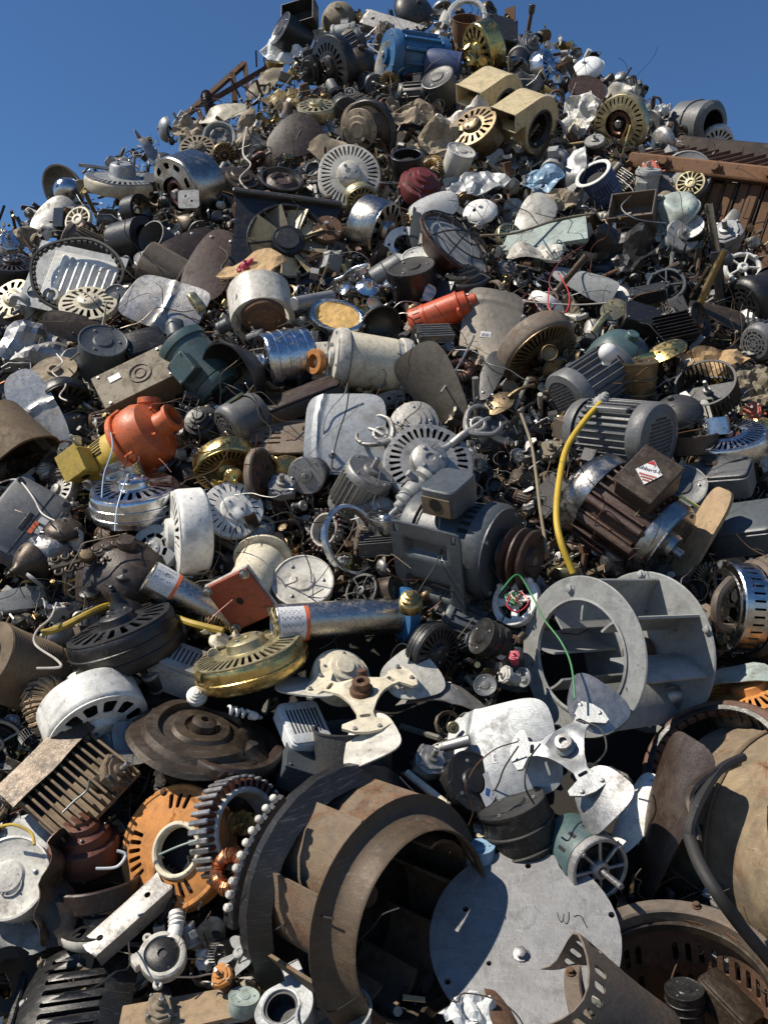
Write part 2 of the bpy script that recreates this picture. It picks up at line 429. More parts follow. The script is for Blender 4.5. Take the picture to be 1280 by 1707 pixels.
# ------------------------------------------------------------ builders (unit radius, Z = the face or shaft direction)
def rnd(a, b): return random.uniform(a, b)
def bolt(r, h): return join(lathe([(r * 1.35, 0), (r * 1.4, h * .25), (r, h * .3), (0, h * .3)], 10), lathe([(r, h * .25), (r, h * .9), (r * .8, h), (0, h)], 6))
def bolts(P, n, R, z, r=.06, h=.07, m='steel', a0=0, name='bolt', par=None, flip=False):
    P.many(name, bolt(r, h), m, [mx((R * cos(rad(a0 + 360 * i / n)), R * sin(rad(a0 + 360 * i / n)), z), (180 if flip else 0, 0, 0)) for i in range(n)], par)
def fanmotor(P, m='white', h=.6, n=30, s0=.5, s1=.86, hub=.36, hubh=.16, dome=.1, band=None, hubm=None, w=.5, groove=0, neck=None, screws=3, core='void'):
    b = band or m
    pr = [(0, -h / 2 - .06), (.30, -h / 2 - .06), (.34, -h / 2 - .03), (.80, -h / 2), (.94, -h / 2 + .04), (1, -h / 2 + .12)]
    for i in range(groove):
        z = -h / 2 + .16 + (h - .32) * (i + .5) / groove; pr += [(1, z - .03), (1.025, z - .015), (1.025, z + .015), (1, z + .03)]
    pr += [(1, h / 2 - .1), (.985, h / 2 - .04), (.955, h / 2 - .005)]
    P('rim_band', lathe(pr, 44), b)
    fn = lambda x, y: (x, y, h / 2 + dome * (1 - min(1, math.hypot(x, y))))
    hs = slots(n, s0, s1, w)
    if hub is None: hs.append(circ(28, s0 * .72))
    P('vent_plate', sheet(circ(48, .96), hs, .03, fn=fn), m)
    P('shade_core', lathe([(0, h / 2 - .16), (.6, h / 2 - .16), (.9, h / 2 - .22), (.93, 0)], 24), core)  # near-black insert: the shade inside the slots is put into its colour
    if hub:
        z = h / 2 + dome * (1 - hub)
        P('hub_cap', lathe([(hub * 1.08, z - .03), (hub, z + .02), (hub * .95, z + hubh * .8), (hub * .8, z + hubh), (hub * .25, z + hubh * 1.05), (hub * .2, z + hubh * .9), (0, z + hubh * .9)], 30), hubm or m)
        if screws: bolts(P, screws, hub * .6, z + hubh, .035, .04, 'steel')
    else:
        P('winding', torus(s0 * .5, .09, 24, 7, h / 2 - .08), 'copperdark')
        P('spindle', cyl(.13, h / 2 - .2, h / 2 + .1), 'steel')
    if neck: P('neck', lathe([(.24, -h / 2 - .6), (.26, -h / 2 - .1), (.36, -h / 2), (0, -h / 2)], 20), neck)
def mesh_holes(R, k, s):
    out = []
    for i in range(-k, k + 1):
        for j in range(-k, k + 1):
            x, y = i * 2 * s, j * 2 * s
            if math.hypot(x, y) < R - s: out.append([(x - s * .72, y - s * .72), (x + s * .72, y - s * .72), (x + s * .72, y + s * .72), (x - s * .72, y + s * .72)])
    return out
def motor(P, m='grey', L=2.4, fins=22, box_=90, cover='mesh', m2=None, shaft=.55, feet=-90, boxm=None, sleeve=None, sheave=None, bellslots=0, slotband=0, finw=.05):
    m2 = m2 or m; z0, z1 = -L / 2, L / 2
    P('body', lathe([(0, z0 + .1), (.86, z0 + .1), (.9, z0 + .3), (.9, z1 - .3), (.86, z1 - .2)], 36), m)
    if fins:
        Ms = []
        for i in range(fins):
            a = 360 * i / fins
            if box_ is not None and abs((a - box_ + 180) % 360 - 180) < 24: continue
            Ms.append(mx((.95 * cos(rad(a)), .95 * sin(rad(a)), -.02), (0, 0, a)))
        P.many('cooling_fin', box(.16, finw, L * .62, .015), m, Ms)
    hs = slots(bellslots, .5, .8, .5) if bellslots else []
    P('end_bell', join(lathe([(1.0, z1 - .42), (1.0, z1 - .16), (.93, z1 - .06)], 40), sheet(circ(48, .935), hs, .04, fn=lambda x, y: (x, y, z1 - .06 + .12 * (1 - math.hypot(x, y)))), lathe([(.36, z1 - .02), (.33, z1 + .1), (.2, z1 + .12), (0, z1 + .12)], 24)), m2)
    bolts(P, 4, .84, z1 - .05, .05, .06, 'steel', 45)
    if cover == 'mesh':
        c = P('fan_cover', lathe([(1.0, z0 + .55), (1.04, z0 + .5), (1.04, z0 + .12), (.98, z0 + .02), (.74, z0 - .03), (.72, z0)], 40), m2)
        P('grille', tf(sheet(circ(40, .73), mesh_holes(.68, 9, .055), .03), (0, 0, z0)), m2, c)
        P('shade_disc', lathe([(0, z0 + .14), (.7, z0 + .2)], 20), 'void', c)  # dark backing disc, the shade behind the grille put into its colour
    elif cover == 'slots':
        c = P('fan_cover', join(lathe([(.95, z0 + .62), (1.06, z0 + .6), (1.06, z0 + .3), (.98, z0 + .12), (.86, z0 + .04)], 40), tf(sheet(circ(48, .87), slots(7, .2, .32, .7) + slots(9, .40, .50, .78) + slots(11, .58, .7, .8), .03, fn=lambda x, y: (x, y, .1 * (1 - math.hypot(x, y)))), (0, 0, z0 + .04), (180, 0, 0))), m2)
        P('shade_disc', lathe([(0, z0 + .16), (.85, z0 + .2)], 20), 'void', c)  # backing disc coloured near-black as the shade behind the cover slots
    else:
        P('rear_cover', lathe([(0, z0 - .04), (.3, z0 - .05), (.32, z0 - .02), (.8, z0), (.95, z0 + .08), (.98, z0 + .2), (.98, z0 + .4), (.9, z0 + .42)], 36), m2)
    if slotband:
        P.many('vent_slot', box(.03, .07, .5, .01), 'void', [mx((.902 * cos(rad(a)), .902 * sin(rad(a)), z1 - .62), (0, 0, a)) for a in range(0, 360, slotband)])
    if box_ is not None:
        a = rad(box_)
        b = P('terminal_box', tf(box(.55, .75, .8, .05), (1.15 * cos(a), 1.15 * sin(a), .1), (0, 0, box_)), boxm or m)
        P('lid', tf(box(.07, .82, .86, .03), (1.46 * cos(a), 1.46 * sin(a), .1), (0, 0, box_)), boxm or m, b)
        bolts_at = [mx((1.49 * cos(a) - q * .34 * sin(a), 1.49 * sin(a) + q * .34 * cos(a), .1 + p * .36), (0, 90, box_)) for q in (-1, 1) for p in (-1, 1)]
        P.many('screw', cyl(.035, 0, .04, 8), 'steel', bolts_at, b)
    if shaft: P('shaft', cyl(.12, z1, z1 + shaft, 16), 'steel')
    if sheave:
        P('sheave', lathe([(0, z1 + .15), (.6, z1 + .15), (.62, z1 + .2), (.46, z1 + .27), (.46, z1 + .3), (.62, z1 + .36), (.62, z1 + .4), (.46, z1 + .47), (.46, z1 + .5), (.62, z1 + .57), (.6, z1 + .62), (.3, z1 + .6), (.28, z1 + .7), (0, z1 + .7)], 36), sheave)
    if sleeve: P('sleeve', lathe([(.905, z0 + .6), (.93, z0 + .62), (.93, z1 - .5), (.905, z1 - .48)], 36), sleeve)
    if feet is not None:
        for s in (-1, 1):
            a = rad(feet + s * 32)
            P('mounting_foot', tf(box(.16, .34, L * .5, .03), (1.0 * cos(a), 1.0 * sin(a), -.05), (0, 0, feet)), m)
def bladeshape(w, l, p=3.2, n=40, tip=1.0, root=.8):
    o = []
    for i in range(n):
        t = 2 * pi * i / n; c, s = cos(t), sin(t)
        x = math.copysign(abs(c) ** (2 / p), c); y = math.copysign(abs(s) ** (2 / p), s)
        o.append((x * l, y * w * (root + (tip - root) * (x + 1) / 2)))
    return o
def blade(P, m='dullalu', w=.75, l=1.0, p=3.4, tip=1.0, root=.75, camber=.25, twist=.2, rib=0.0, t=.022, rivets=0, seed=0, crease=0, tab=False, ribx=.55, tag=None):
    def fn(x, y):
        z = -camber * (y * y) - .12 * camber * x * x + twist * x * y
        if rib: 
            z += rib * math.exp(-((x - ribx - .12 * (1 - (y / w) ** 2)) / .05) ** 2)
        if crease: z += crease * abs(noise.noise(Vector((x * 1.3 + seed, y * 1.3, seed))))
        return (x, y, z)
    nx, ny = (46, 14) if rib else (26, 10)
    V, Fc = [], []
    for i in range(nx + 1):
        u = sin((i / nx - .5) * pi); wx = max(0.0, 1 - abs(u) ** p) ** (1 / p) * w * (root + (tip - root) * (u + 1) / 2)
        for j in range(ny + 1): V.append(fn(u * l, wx * (2 * j / ny - 1)))
    for i in range(nx):
        for j in range(ny): k = i * (ny + 1) + j; Fc.append((k, k + ny + 1, k + ny + 2, k + 1))
    P('blade', solid(A(V), Fc, t), m)
    if rivets:
        P.many('rivet', lathe([(.05, 0), (.04, .03), (0, .045)], 8), 'steel', [mx((-l * .72, (i - (rivets - 1) / 2) * w * .8, t * .5 - camber * ((i - (rivets - 1) / 2) * w * .8) ** 2 - .12 * camber * .5)) for i in range(rivets)])
    if tag:
        x, y, a, b = tag; z = fn(x, y)[2] + t * .7
        k = P('paper_label', tf(box(a, b, .008, .002), (x, y, z)), 'label')
        for q in range(6): P('printed_bar', tf(box(a * .5, b * (.03 + .03 * (q % 3)), .006, .001), (x - a * .12, y - b * .36 + b * .13 * q, z + .005)), 'ink', k)
    if tab: P('arm_tab', sheet([(-l - .5, -.12), (-l * .6, -.22), (-l * .5, 0), (-l * .6, .22), (-l - .5, .12)], [circ(8, .05, -l - .3, 0)], .03, fn=lambda x, y: (x, y, .04)), 'steel')
def bladefan(P, m='alu', hubm='galv', n=3, r0=.30, w=.42, camber=.3, pitch=24, spider=True, shaft='steel', tips=1.1, skip=()):
    for i in range(n):
        if i in skip: continue
        a = 360 * i / n
        b = sheet([(x * (1 - r0) / 2 + (1 + r0) / 2, y) for x, y in bladeshape(w, 1.0, 3.2, 32, tips, .62)], [], .018, .12, lambda x, y: (x, y, -camber * y * y))
        M = Matrix.Rotation(rad(a), 4, 'Z') @ Matrix.Rotation(rad(pitch), 4, 'X')
        k = P('blade', mesh('blade', dent(b, .03, i + n), m), m, None, M)
        P.many('rivet', lathe([(.026, 0), (.02, .016), (0, .022)], 8), 'steel', [mx((r0 + .14 + .1 * j, .14 * s, .012 - camber * .02)) for j in (0,) for s in (-1, 1)], k)
    if spider:
        o = []
        for i in range(n):
            a = 2 * pi * i / n; c, s = cos(a), sin(a)
            for x, y in ((.2, -.15), (.34, -.09), (.44, -.10), (.50, -.26), (.56, -.27), (.64, -.14), (.66, 0), (.64, .14), (.56, .27), (.50, .26), (.44, .10), (.34, .09), (.2, .15)):
                o.append((x * c - y * s, x * s + y * c))
        hs = [circ(20, .08)] + [rrect(.05, .12, .02, .40 * cos(2 * pi * i / n), .40 * sin(2 * pi * i / n), 360 * i / n) for i in range(n)]
        P('spider', sheet(o, hs, .035, .08, lambda x, y: (x, y, .06 + .05 * math.exp(-((math.hypot(x, y) - .22) / .06) ** 2))), hubm)
        P.many('rivet', lathe([(.028, 0), (.022, .02), (0, .026)], 8), 'steel', [Matrix.Rotation(2 * pi * i / n, 4, 'Z') @ mx((.58, .13 * s, .08)) for i in range(n) for s in (-1, 1)])
        P('hub', lathe([(.13, .02), (.13, .14), (.1, .16), (.1, .24), (.05, .245), (.05, .2), (0, .2)], 24), shaft)
    else:
        P('hub', lathe([(0, -.12), (.3, -.12), (.33, -.08), (.33, .1), (.28, .15), (.1, .17), (.08, .12), (0, .12)], 28), hubm)
def impeller(P, m='lightgrey', ro=1.0, ri=.68, dep=1.1, n=7, back=1.08, flare=0.0, vm=None, bm=None, hubm='rust', frontbolts=0, backbolts=0, vt=32, sag=.25, t=.03, vr=.62, lip=0):
    z0, z1 = -dep / 2, dep / 2
    P('back_plate', ring(.12, back, z0 - .04, z0, 52, .015), bm or m)
    if lip: P('back_lip', lathe([(back * .99, z0 - .05), (back * 1.16, z0 - .12), (back * 1.17, z0 + .02), (back * 1.0, z0 + .16), (back * .985, z0 + .12), (back * 1.13, z0 + .0), (back * 1.12, z0 - .08)], 26, True), 'black')
    if flare:
        prof = [(ro, z1 - flare)] + [(ri + (ro - ri) * u, z1 - flare * (1 - v)) for u, v in ((.8, .01), (.6, .03), (.45, .08), (.32, .18), (.2, .36), (.1, .62), (.03, .9), (0, 1), (-.04, 1.03))]
        back_ = [(r - t * .6, z - t) for r, z in reversed(prof)]
        P('shroud', lathe(prof + back_, 60, True), m)
    else: P('front_ring', join(ring(ri, ro, z1 - .03, z1, 60, .012), lathe([(ri, z1 - .02), (ri + .03, z1 + .02), (ri, z1 + .03), (ri - .02, z1)], 60, True)), m)
    zt = z1 - flare - .02
    V = []
    st = 6
    for i in range(st + 1):
        u = i / st; r = vr + (ro * .985 - vr) * u; a = rad(-vt) * u * u + rad(-sag * 40) * u
        V.append((r * cos(a), r * sin(a)))
    ver = [(x, y, z0) for x, y in V] + [(x, y, zt) for k, (x, y) in enumerate(V)]
    fc = [(i, i + 1, st + 2 + i, st + 1 + i) for i in range(st)]
    P.many('vane', solid(A(ver), fc, t), vm or m, [Matrix.Rotation(2 * pi * i / n, 4, 'Z') for i in range(n)])
    P('hub', join(cyl(.2, z0, z0 + .14, 20), cyl(.11, z0 + .1, z0 + .34, 16)), hubm)
    bolts(P, 5, .155, z0 + .14, .03, .04, hubm)
    if frontbolts: bolts(P, frontbolts, (ri + ro) / 2, z1, .05, .06, m, 100)
    if backbolts: bolts(P, backbolts, back * .96, z0, .045, .06, m, 20)
def cage(P, m='darkgrey', h=.9, n=40, hubm=None, web=.1):
    P('end_ring', ring(.92, 1.01, h / 2 - .03, h / 2, 48, .01), m); P('end_ring', ring(.92, 1.01, -h / 2, -h / 2 + .03, 48, .01), m)
    v = []
    for i in range(n):
        a = 360 * i / n
        v.append(tf(box(.1, .025, h - .04, .005), (.955 * cos(rad(a)), .955 * sin(rad(a)), 0), (0, 0, a + 28)))
    P('vanes', join(*v), m)
    P('web_plate', tf(box(1.84, .62, .03, .01), (0, 0, -h * web)), hubm or m)
    P('hub', cyl(.13, -h * web - .1, -h * web + .18, 16), 'steel'); P('shaft', cyl(.06, -h * web, h * .55, 10), 'steel')
def scroll_outline(k=44):
    o = []
    for i in range(k + 1):
        a = rad(-90 + 270 * i / k); r = .78 + .32 * i / k
        o.append((r * cos(a), r * sin(a)))
    return o  # ends at 180 deg, r 1.1
def blower(P, m='tanpaint', w=1.0, wheel='darkgrey', inlet='darkgrey', outl=.55):
    o = scroll_outline()
    # wall runs round the scroll, then down into the square outlet
    o = [(-.5, -.78)] + o[1:] + [(-1.1, -.75 - outl), (-.5, -.75 - outl)]
    hole = circ(36, .6)
    for s in (1, -1):
        P('side_plate', tf(sheet(o, [hole] if s > 0 else [], .03, .3), (0, 0, s * w / 2)), m)
    V = [(x, y, -w / 2) for x, y in o[:-2]] + [(x, y, w / 2) for x, y in o[:-2]]; k = len(o) - 2
    V += [(-1.1, -.75 - outl, -w / 2), (-1.1, -.75 - outl, w / 2), (-.5, -.75 - outl, -w / 2), (-.5, -.75 - outl, w / 2)]
    fc = [(i, i + 1, k + i + 1, k + i) for i in range(k - 1)] + [(k - 1, 2 * k, 2 * k + 1, 2 * k - 1), (0, k, 2 * k + 3, 2 * k + 2)]
    P('scroll_wall', solid(A(V), fc, .03), m)
    P('outlet_flange', join(tf(box(.66, .05, .05, .01), (-.8, -.75 - outl, w / 2 + .02)), tf(box(.66, .05, .05, .01), (-.8, -.75 - outl, -w / 2 - .02)), tf(box(.05, .05, w, .01), (-1.12, -.75 - outl, 0)), tf(box(.05, .05, w, .01), (-.48, -.75 - outl, 0))), m)
    P('inlet_ring', lathe([(.66, w / 2 + .01), (.64, w / 2 + .05), (.58, w / 2 + .04), (.54, w / 2 - .08), (.58, w / 2 - .04), (.62, w / 2)], 40, True), inlet)
    v = [tf(box(.1, .03, w * .85, .005), (.53 * cos(2 * pi * i / 26), .53 * sin(2 * pi * i / 26), 0), (0, 0, 360 * i / 26 + 30)) for i in range(26)]
    P('wheel', join(*v, ring(.48, .58, w * .4, w * .43, 30, .005), lathe([(0, -w * .3), (.5, -w * .3)], 20)), wheel)
def turned(P, kind='canister', m='grey', h=1.0, n=40, m2=None, r=.5, extra=None):
    s = h
    if kind == 'canister':
        P('shell', lathe([(0, -s), (.94, -s), (.97, -s + .04), (.97, s - .1), (1, s - .08), (1, s), (.95, s + .01)], n), m)
        P('lid', lathe([(.95, s), (.9, s - .03), (.42, s - .03), (.36, s + .03), (.1, s + .05), (0, s + .05)], n), m2 or m)
        bolts(P, 3, .66, s - .03, .05, .05, 'steel')
    elif kind == 'tub': P('shell', lathe([(0, -s), (.9, -s), (.94, -s + .04), (1, s), (1.04, s + .01), (1.04, s + .04), (.97, s + .04), (.89, -s + .08), (0, -s + .08)], n), m)
    elif kind == 'tube': P('shell', lathe([(r, -s), (1, -s), (1, s), (r, s)], n, True), m)
    elif kind == 'bell':
        P('shade', lathe([(.0, s), (.16, s), (.2, s * .9), (.24, s * .6), (.42, s * .35), (.68, 0), (.9, -s * .5), (1, -s * .8), (1.03, -s), (.99, -s), (.95, -s * .8), (.85, -s * .5), (.62, -.03), (.36, s * .3), (.18, s * .55), (0, s * .6)], n), m)
        P('finial', lathe([(.1, s), (.14, s + .1), (.08, s + .2), (.1, s + .26), (0, s + .32)], 16), m2 or m)
    elif kind == 'dome':
        pr = [(cos(a) * 1, sin(a) * s) for a in np.linspace(0, pi / 2 * .93, 9)]
        P('shell', lathe([(.95, -.08), (1.04, -.08), (1.04, 0)] + pr + [(0, s)], n), m)
        P('knob', lathe([(.12, s * .97), (.1, s + .12), (0, s + .14)], 14), m2 or m)
    elif kind == 'dish':
        P('dish', lathe([(0, .0), (.25, 0), (.28, .06), (.42, .06), (.45, 0), (.6, -.02), (.63, .06), (.78, .04), (.82, -.06), (.96, -.1), (1, -.18), (.97, -.2), (.8, -.13), (.3, -.08), (0, -.08)], n), m)
        P('boss', lathe([(.2, 0), (.19, .13), (.12, .17), (.07, .17), (.06, .1), (0, .1)], 20), m2 or m)
    elif kind == 'bowl':
        P('bowl', lathe([(0, -s), (.3, -s * .97), (.62, -s * .78), (.86, -s * .42), (.97, 0), (1.03, .02), (1.03, .05), (.95, .05), (.83, -s * .36), (.6, -s * .7), (.3, -s * .9), (0, -s * .92)], n), m)
    elif kind == 'wheelrim':
        P('rim', lathe([(.78, -.1), (.84, -.02), (.9, .1), (1, .1), (1.03, .06), (1.02, -.12), (.95, -.2), (.8, -.2)], n, True), m)
        P('disc', lathe([(0, -.02), (.3, .0), (.36, .08), (.5, .1), (.6, .02), (.78, -.08), (.78, -.12), (0, -.12)], n), m2 or m)
        P.many('wheel_hole', cyl(.1, 0, .03, 14), 'void', [mx((.45 * cos(rad(a)), .45 * sin(rad(a)), .08)) for a in range(0, 360, 60)])
    elif kind == 'sheave': P('sheave', lathe([(.18, -.3), (.3, -.3), (.32, -.14), (.9, -.14), (1, -.16), (.84, -.03), (.84, .03), (1, .16), (.9, .14), (.6, .12), (.32, .14), (.3, .3), (.18, .3)], n, True), m)
    elif kind == 'ring': P('band', ring(r, 1, -s, s, n, .03), m)
    elif kind == 'stepped':
        P('shell', lathe([(0, s), (.3, s), (.34, s * .85), (.5, s * .8), (.54, s * .55), (.76, s * .45), (.8, s * .1), (.97, 0), (1, -.06), (1, -s), (.95, -s), (.93, -.1), (.7, .0), (0, 0)], n), m)
        bolts(P, 4, .65, s * .5, .04, .05, m2 or 'steel')
    elif kind == 'hood':
        P('hood', lathe([(.12, s), (.45, s * .92), (.75, s * .6), (.92, .05), (1, -s * .3), (1.05, -s), (1.0, -s), (.94, -s * .3), (.86, .05), (.7, s * .54), (.4, s * .86), (0, s * .9)], n), m)
        P('collar', cyl(.2, s * .9, s * 1.3, 16), m2 or m)
    elif kind == 'louvre':
        hs = [rrect(.05, 1.5 * s * .6, .02, -pi + (i + .5) * 2 * pi / 36, 0) for i in range(36)]
        V, f = sheet([(-pi, -s), (pi, -s), (pi, s), (-pi, s)], hs, .03, .3)
        V = A([(cos(x) * (1 + z), sin(x) * (1 + z), y) for x, y, z in V]); P('shell', (V, f), m)
        P('end_ring', ring(.84, 1.06, s - .02, s + .05, n), m2 or m); P('floor_plate', lathe([(0, -s), (1, -s), (1.0, -s + .05)], n), m2 or m)
        P('shade_core', cyl(.55, -s + .06, s * .6, 20), 'void')  # near-black insert, colour stands in for shade behind the louvres
    if extra == 'rings': P('end_ring', ring(.9, 1.03, -s * .3, -s * .2, n), m2 or m); P('end_ring', ring(.9, 1.03, s * .3, s * .4, n), m2 or m)
    if extra == 'plug': P('plug', lathe([(.5, s * .2), (.52, s * .6), (.3, s * .7), (0, s * .7)], 20), m2 or m)
def irregular(n=9, k=.35, ax=1.0, ay=1.0):
    return [(ax * cos(2 * pi * i / n) * (1 + rnd(-k, k * .4)), ay * sin(2 * pi * i / n) * (1 + rnd(-k, k * .4))) for i in range(n)]
def scrap(P, m='dullalu', amp=.22, fr=1.2, n=9, ay=.7, k=.3, t=.025, fold=0.0, name='panel', outline=None, holes=0, bend=0.0):
    s = rnd(0, 50); o = outline or irregular(n, k, 1, ay)
    if amp >= .3: P.ang = 9
    def fn(x, y):
        v = Vector((x * fr + s, y * fr, s))
        z = amp * (abs(noise.noise(v)) * 2 - .5 + .35 * abs(noise.noise(v * 2.7))) + fold * abs(x * .7 + y * .4) - bend * x * x
        return (x + .15 * amp * noise.noise(v * 1.9 + Vector((5, 5, 5))), y, z)
    hs = []
    if holes: hs = [circ(8, .05, *p) for p in [(.0, .0), (-.45, .12), (.42, -.1), (.1, ay * .4)][:holes]]
    P(name, sheet(o, hs, t, .13, fn), m)
def plate(P, m='galv', outline=None, holes=(), t=.05, bolts_=(), dome=0, name='plate'):
    o = outline or circ(48, 1)
    fn = (lambda x, y: (x, y, dome * (1 - x * x - y * y))) if dome else None
    P(name, sheet(o, list(holes), t, .25 if dome else 0, fn), m)
    for x, y in bolts_: P('bolt', bolt(.06, .07), 'steel', None, mx((x, y, t / 2 + dome * .5)))
def jbox(P, m='yellow', s=(1, .9, 1.1), hole=True, b=.05, lid=True, knock='void', ribs=0):
    P('case', tf(box(s[0] * 2, s[1] * 2, s[2] * 1.6, b), (0, 0, -s[2] * .2)), m)
    if lid:
        l = P('lid', tf(box(s[0] * 2.06, s[1] * 2.06, .14, .03), (0, 0, s[2] * .66)), m)
        P.many('screw', cyl(.06, 0, .05, 8), 'steel', [mx((x * s[0] * .85, y * s[1] * .85, s[2] * .66 + .07)) for x in (-1, 1) for y in (-1, 1)], l)
    if hole:
        P('knockout', lathe([(.3, 0), (.34, .03), (.3, .05), (.24, .05), (.24, -.02), (0, -.02)], 20), [m, ][0], None, mx((0, -s[1], -s[2] * .25), (90, 0, 0)))
        P('hole', lathe([(0, .0), (.24, 0)], 18), 'void', None, mx((0, -s[1] - .012, -s[2] * .25), (90, 0, 0)))
    if ribs: P.many('rib', box(.08, s[1] * 1.7, .1, .02), m, [mx((-s[0] * .8 + 1.6 * s[0] * i / (ribs - 1), 0, s[2] * .74)) for i in range(ribs)])
def channel(P, m='alu', l=1.0, w=.35, d=.3, t=.03, flare=.2, bent=.0, holes=True):
    fn = lambda x, y: (x, max(-w, min(w, y)), (abs(y) - w if abs(y) > w else 0) * -1 + bent * x * x)
    o = [(-l, -w - d), (l, -w - d - flare * .3), (l + flare, -w), (l + flare * .6, 0), (l + flare, w), (l, w + d), (-l, w + d), (-l - flare * .4, 0)]
    P('channel', sheet(o, [circ(10, .07, l * .7, 0), circ(10, .07, -l * .7, 0)] if holes else [], t, .11, fn), m)
def gearmotor(P, m='dullalu', m2='darkgrey', v=0):
    P('motor_can', lathe([(0, -1), (.3, -1.02), (.34, -.95), (.42, -.92), (.45, -.85), (.45, -.1), (.5, -.08), (.5, 0)], 24), m2)
    o = [(.5, -.45), (.62, -.1), (.5, .5), (.1, .75), (-.35, .6), (-.55, .1), (-.5, -.4), (-.1, -.62)]
    g = P('gear_case', prism([(x + rnd(-.06, .06), y + rnd(-.06, .06)) for x, y in o], 0, .38, .08), m)
    P('cover_plate', prism([(x * .8, y * .8) for x, y in o], .38, .46, .05), m, g)
    P.many('bolt', bolt(.06, .08), 'steel', [mx((x * .86, y * .86, .38)) for x, y in o[::2]], g)
    P('shaft', cyl(.1, .4, .95, 12), 'steel'); P('boss', lathe([(.26, .44), (.24, .58), (.12, .6)], 18), m)
    if v % 2: P('connector', tf(box(.3, .24, .5, .04), (-.45, .1, -.3)), 'black')
    if v % 3 == 0: P('mounting_lug', tf(box(.5, .16, .12, .03), (.65, -.1, .1)), m)
def socketkit(P, m='brass', n=3, shade=None, bulb=False, body=None, arms=True):
    P('bowl', lathe([(0, -.25), (.4, -.22), (.52, -.05), (.5, .1), (.3, .2), (.18, .3), (.12, .5), (0, .5)], 28), body or m)
    for i in range(n):
        a = rad(360 * i / n + 15); c, s = cos(a), sin(a)
        if arms: P('arm', tube([(c * .4, s * .4, 0), (c * .62, s * .62, .12), (c * .8, s * .8, .02)], .07, 8, 4), m)
        k = P('socket_cup', mesh('socket_cup', lathe([(0, -.1), (.12, -.1), (.26, .02), (.31, .2), (.29, .22), (.23, .1), (0, .06)], 22), shade or m), m, None, mx((c * .86, s * .86, 0)) @ (Matrix.Rotation(a, 4, 'Z') @ Matrix.Rotation(rad(50), 4, 'Y')))
        P('socket', lathe([(.16, .02), (.16, .3), (.12, .3), (.12, .1), (0, .1)], 16), 'white', k, Matrix())
        if bulb and i == 0: P('bulb', lathe([(.1, .2), (.14, .3)] + [(.3 * cos(t), .58 + .3 * sin(t)) for t in np.linspace(-1.2, pi / 2, 10)][:-1] + [(0, .88)], 20), 'bulb', k, Matrix())
def fanarm(P, m='antique', fl=1.0, ornate=False):
    if ornate:
        P('arm', tube([(-1, 0, .1), (-.5, 0, .0), (0, 0, .1), (.25, 0, .1)], lambda t: .13 - .03 * t, 10, 4), m)
        for s in (-1, 1):
            P('claw', tube([(.15, 0, .1), (.3, .25 * s, .12), (.62, .5 * s, .1), (.95, .48 * s, .05), (1.1, .3 * s, .0)], lambda t: .09 * (1.15 - t * .7), 9, 5), m)
        P('loop', tf(torus(.2, .06, 20, 7), (.52, .0, .1)), m); P('prong', tube([(.3, 0, .1), (.7, 0, .1), (.95, 0, .02)], lambda t: .08 * (1.1 - .5 * t), 8, 4), m)
    else:
        P('arm', tube([(-1, 0, 0), (-.4, 0, .2), (.1, 0, .1)], .12, 8, 5, flat=.6), m)
        P('leaf_plate', sheet(bladeshape(.52 * fl, .62, 2.4, 28, 1, 1), [circ(8, .05, .2, .22), circ(8, .05, .2, -.22), circ(8, .05, -.25, 0)], .07, .16, lambda x, y: (x + .55, y, .1 - .25 * x * x - .3 * y * y)), m)
def caged(P, m='redbrown', glass='lightgrey'):
    P('reflector', lathe([(0, -.62), (.35, -.6), (.7, -.42), (.93, -.1), (1, .0), (1.05, 0), (1.05, .05), (.97, .06), (.88, -.06), (.64, -.34), (0, -.48)], 40), m)
    P('lens', lathe([(0, .04), (.6, .02), (.93, 0)], 36), glass)
    for r, z in ((1.0, .1), (.72, .26), (.4, .36)): P('wire_ring', torus(r, .018, 40, 5, z), 'blackmetal')
    P.many('wire', tube([(-1.02, 0, .06), (-.7, 0, .27), (-.35, 0, .37), (0, 0, .4), (.35, 0, .37), (.7, 0, .27), (1.02, 0, .06)], .018, 5, 2), 'blackmetal', [mx(rot=(0, 0, a)) for a in (0, 36, 72, 108, 144)])
    P('back_can', lathe([(.3, -.55), (.34, -.9), (.3, -.95), (0, -.95)], 22), m)
def heatsink(P, m='blackmetal', n=9, l=1.0, w=.8, h=.5, hood=None):
    P('base_plate', box(l * 2, w * 2, .1, .02), m)
    P.many('cooling_fin', box(l * 2, .05, h, .012), m, [mx((rnd(-.03, .03), -w * .92 + 1.84 * w * i / (n - 1), h / 2 + .05), (rnd(-3, 3), 0, 0)) for i in range(n)])
    if hood: P('hood', sheet([(-w * 1.1, -.9), (w * 1.1, -.9), (w * 1.1, .6), (-w * 1.1, .6)], [], .05, .15, lambda x, y: (-l * 1.0 + max(y, -.1) * .9, x, h + .18 + min(0, y + .1) * 1.0 - .1 * y)), hood)
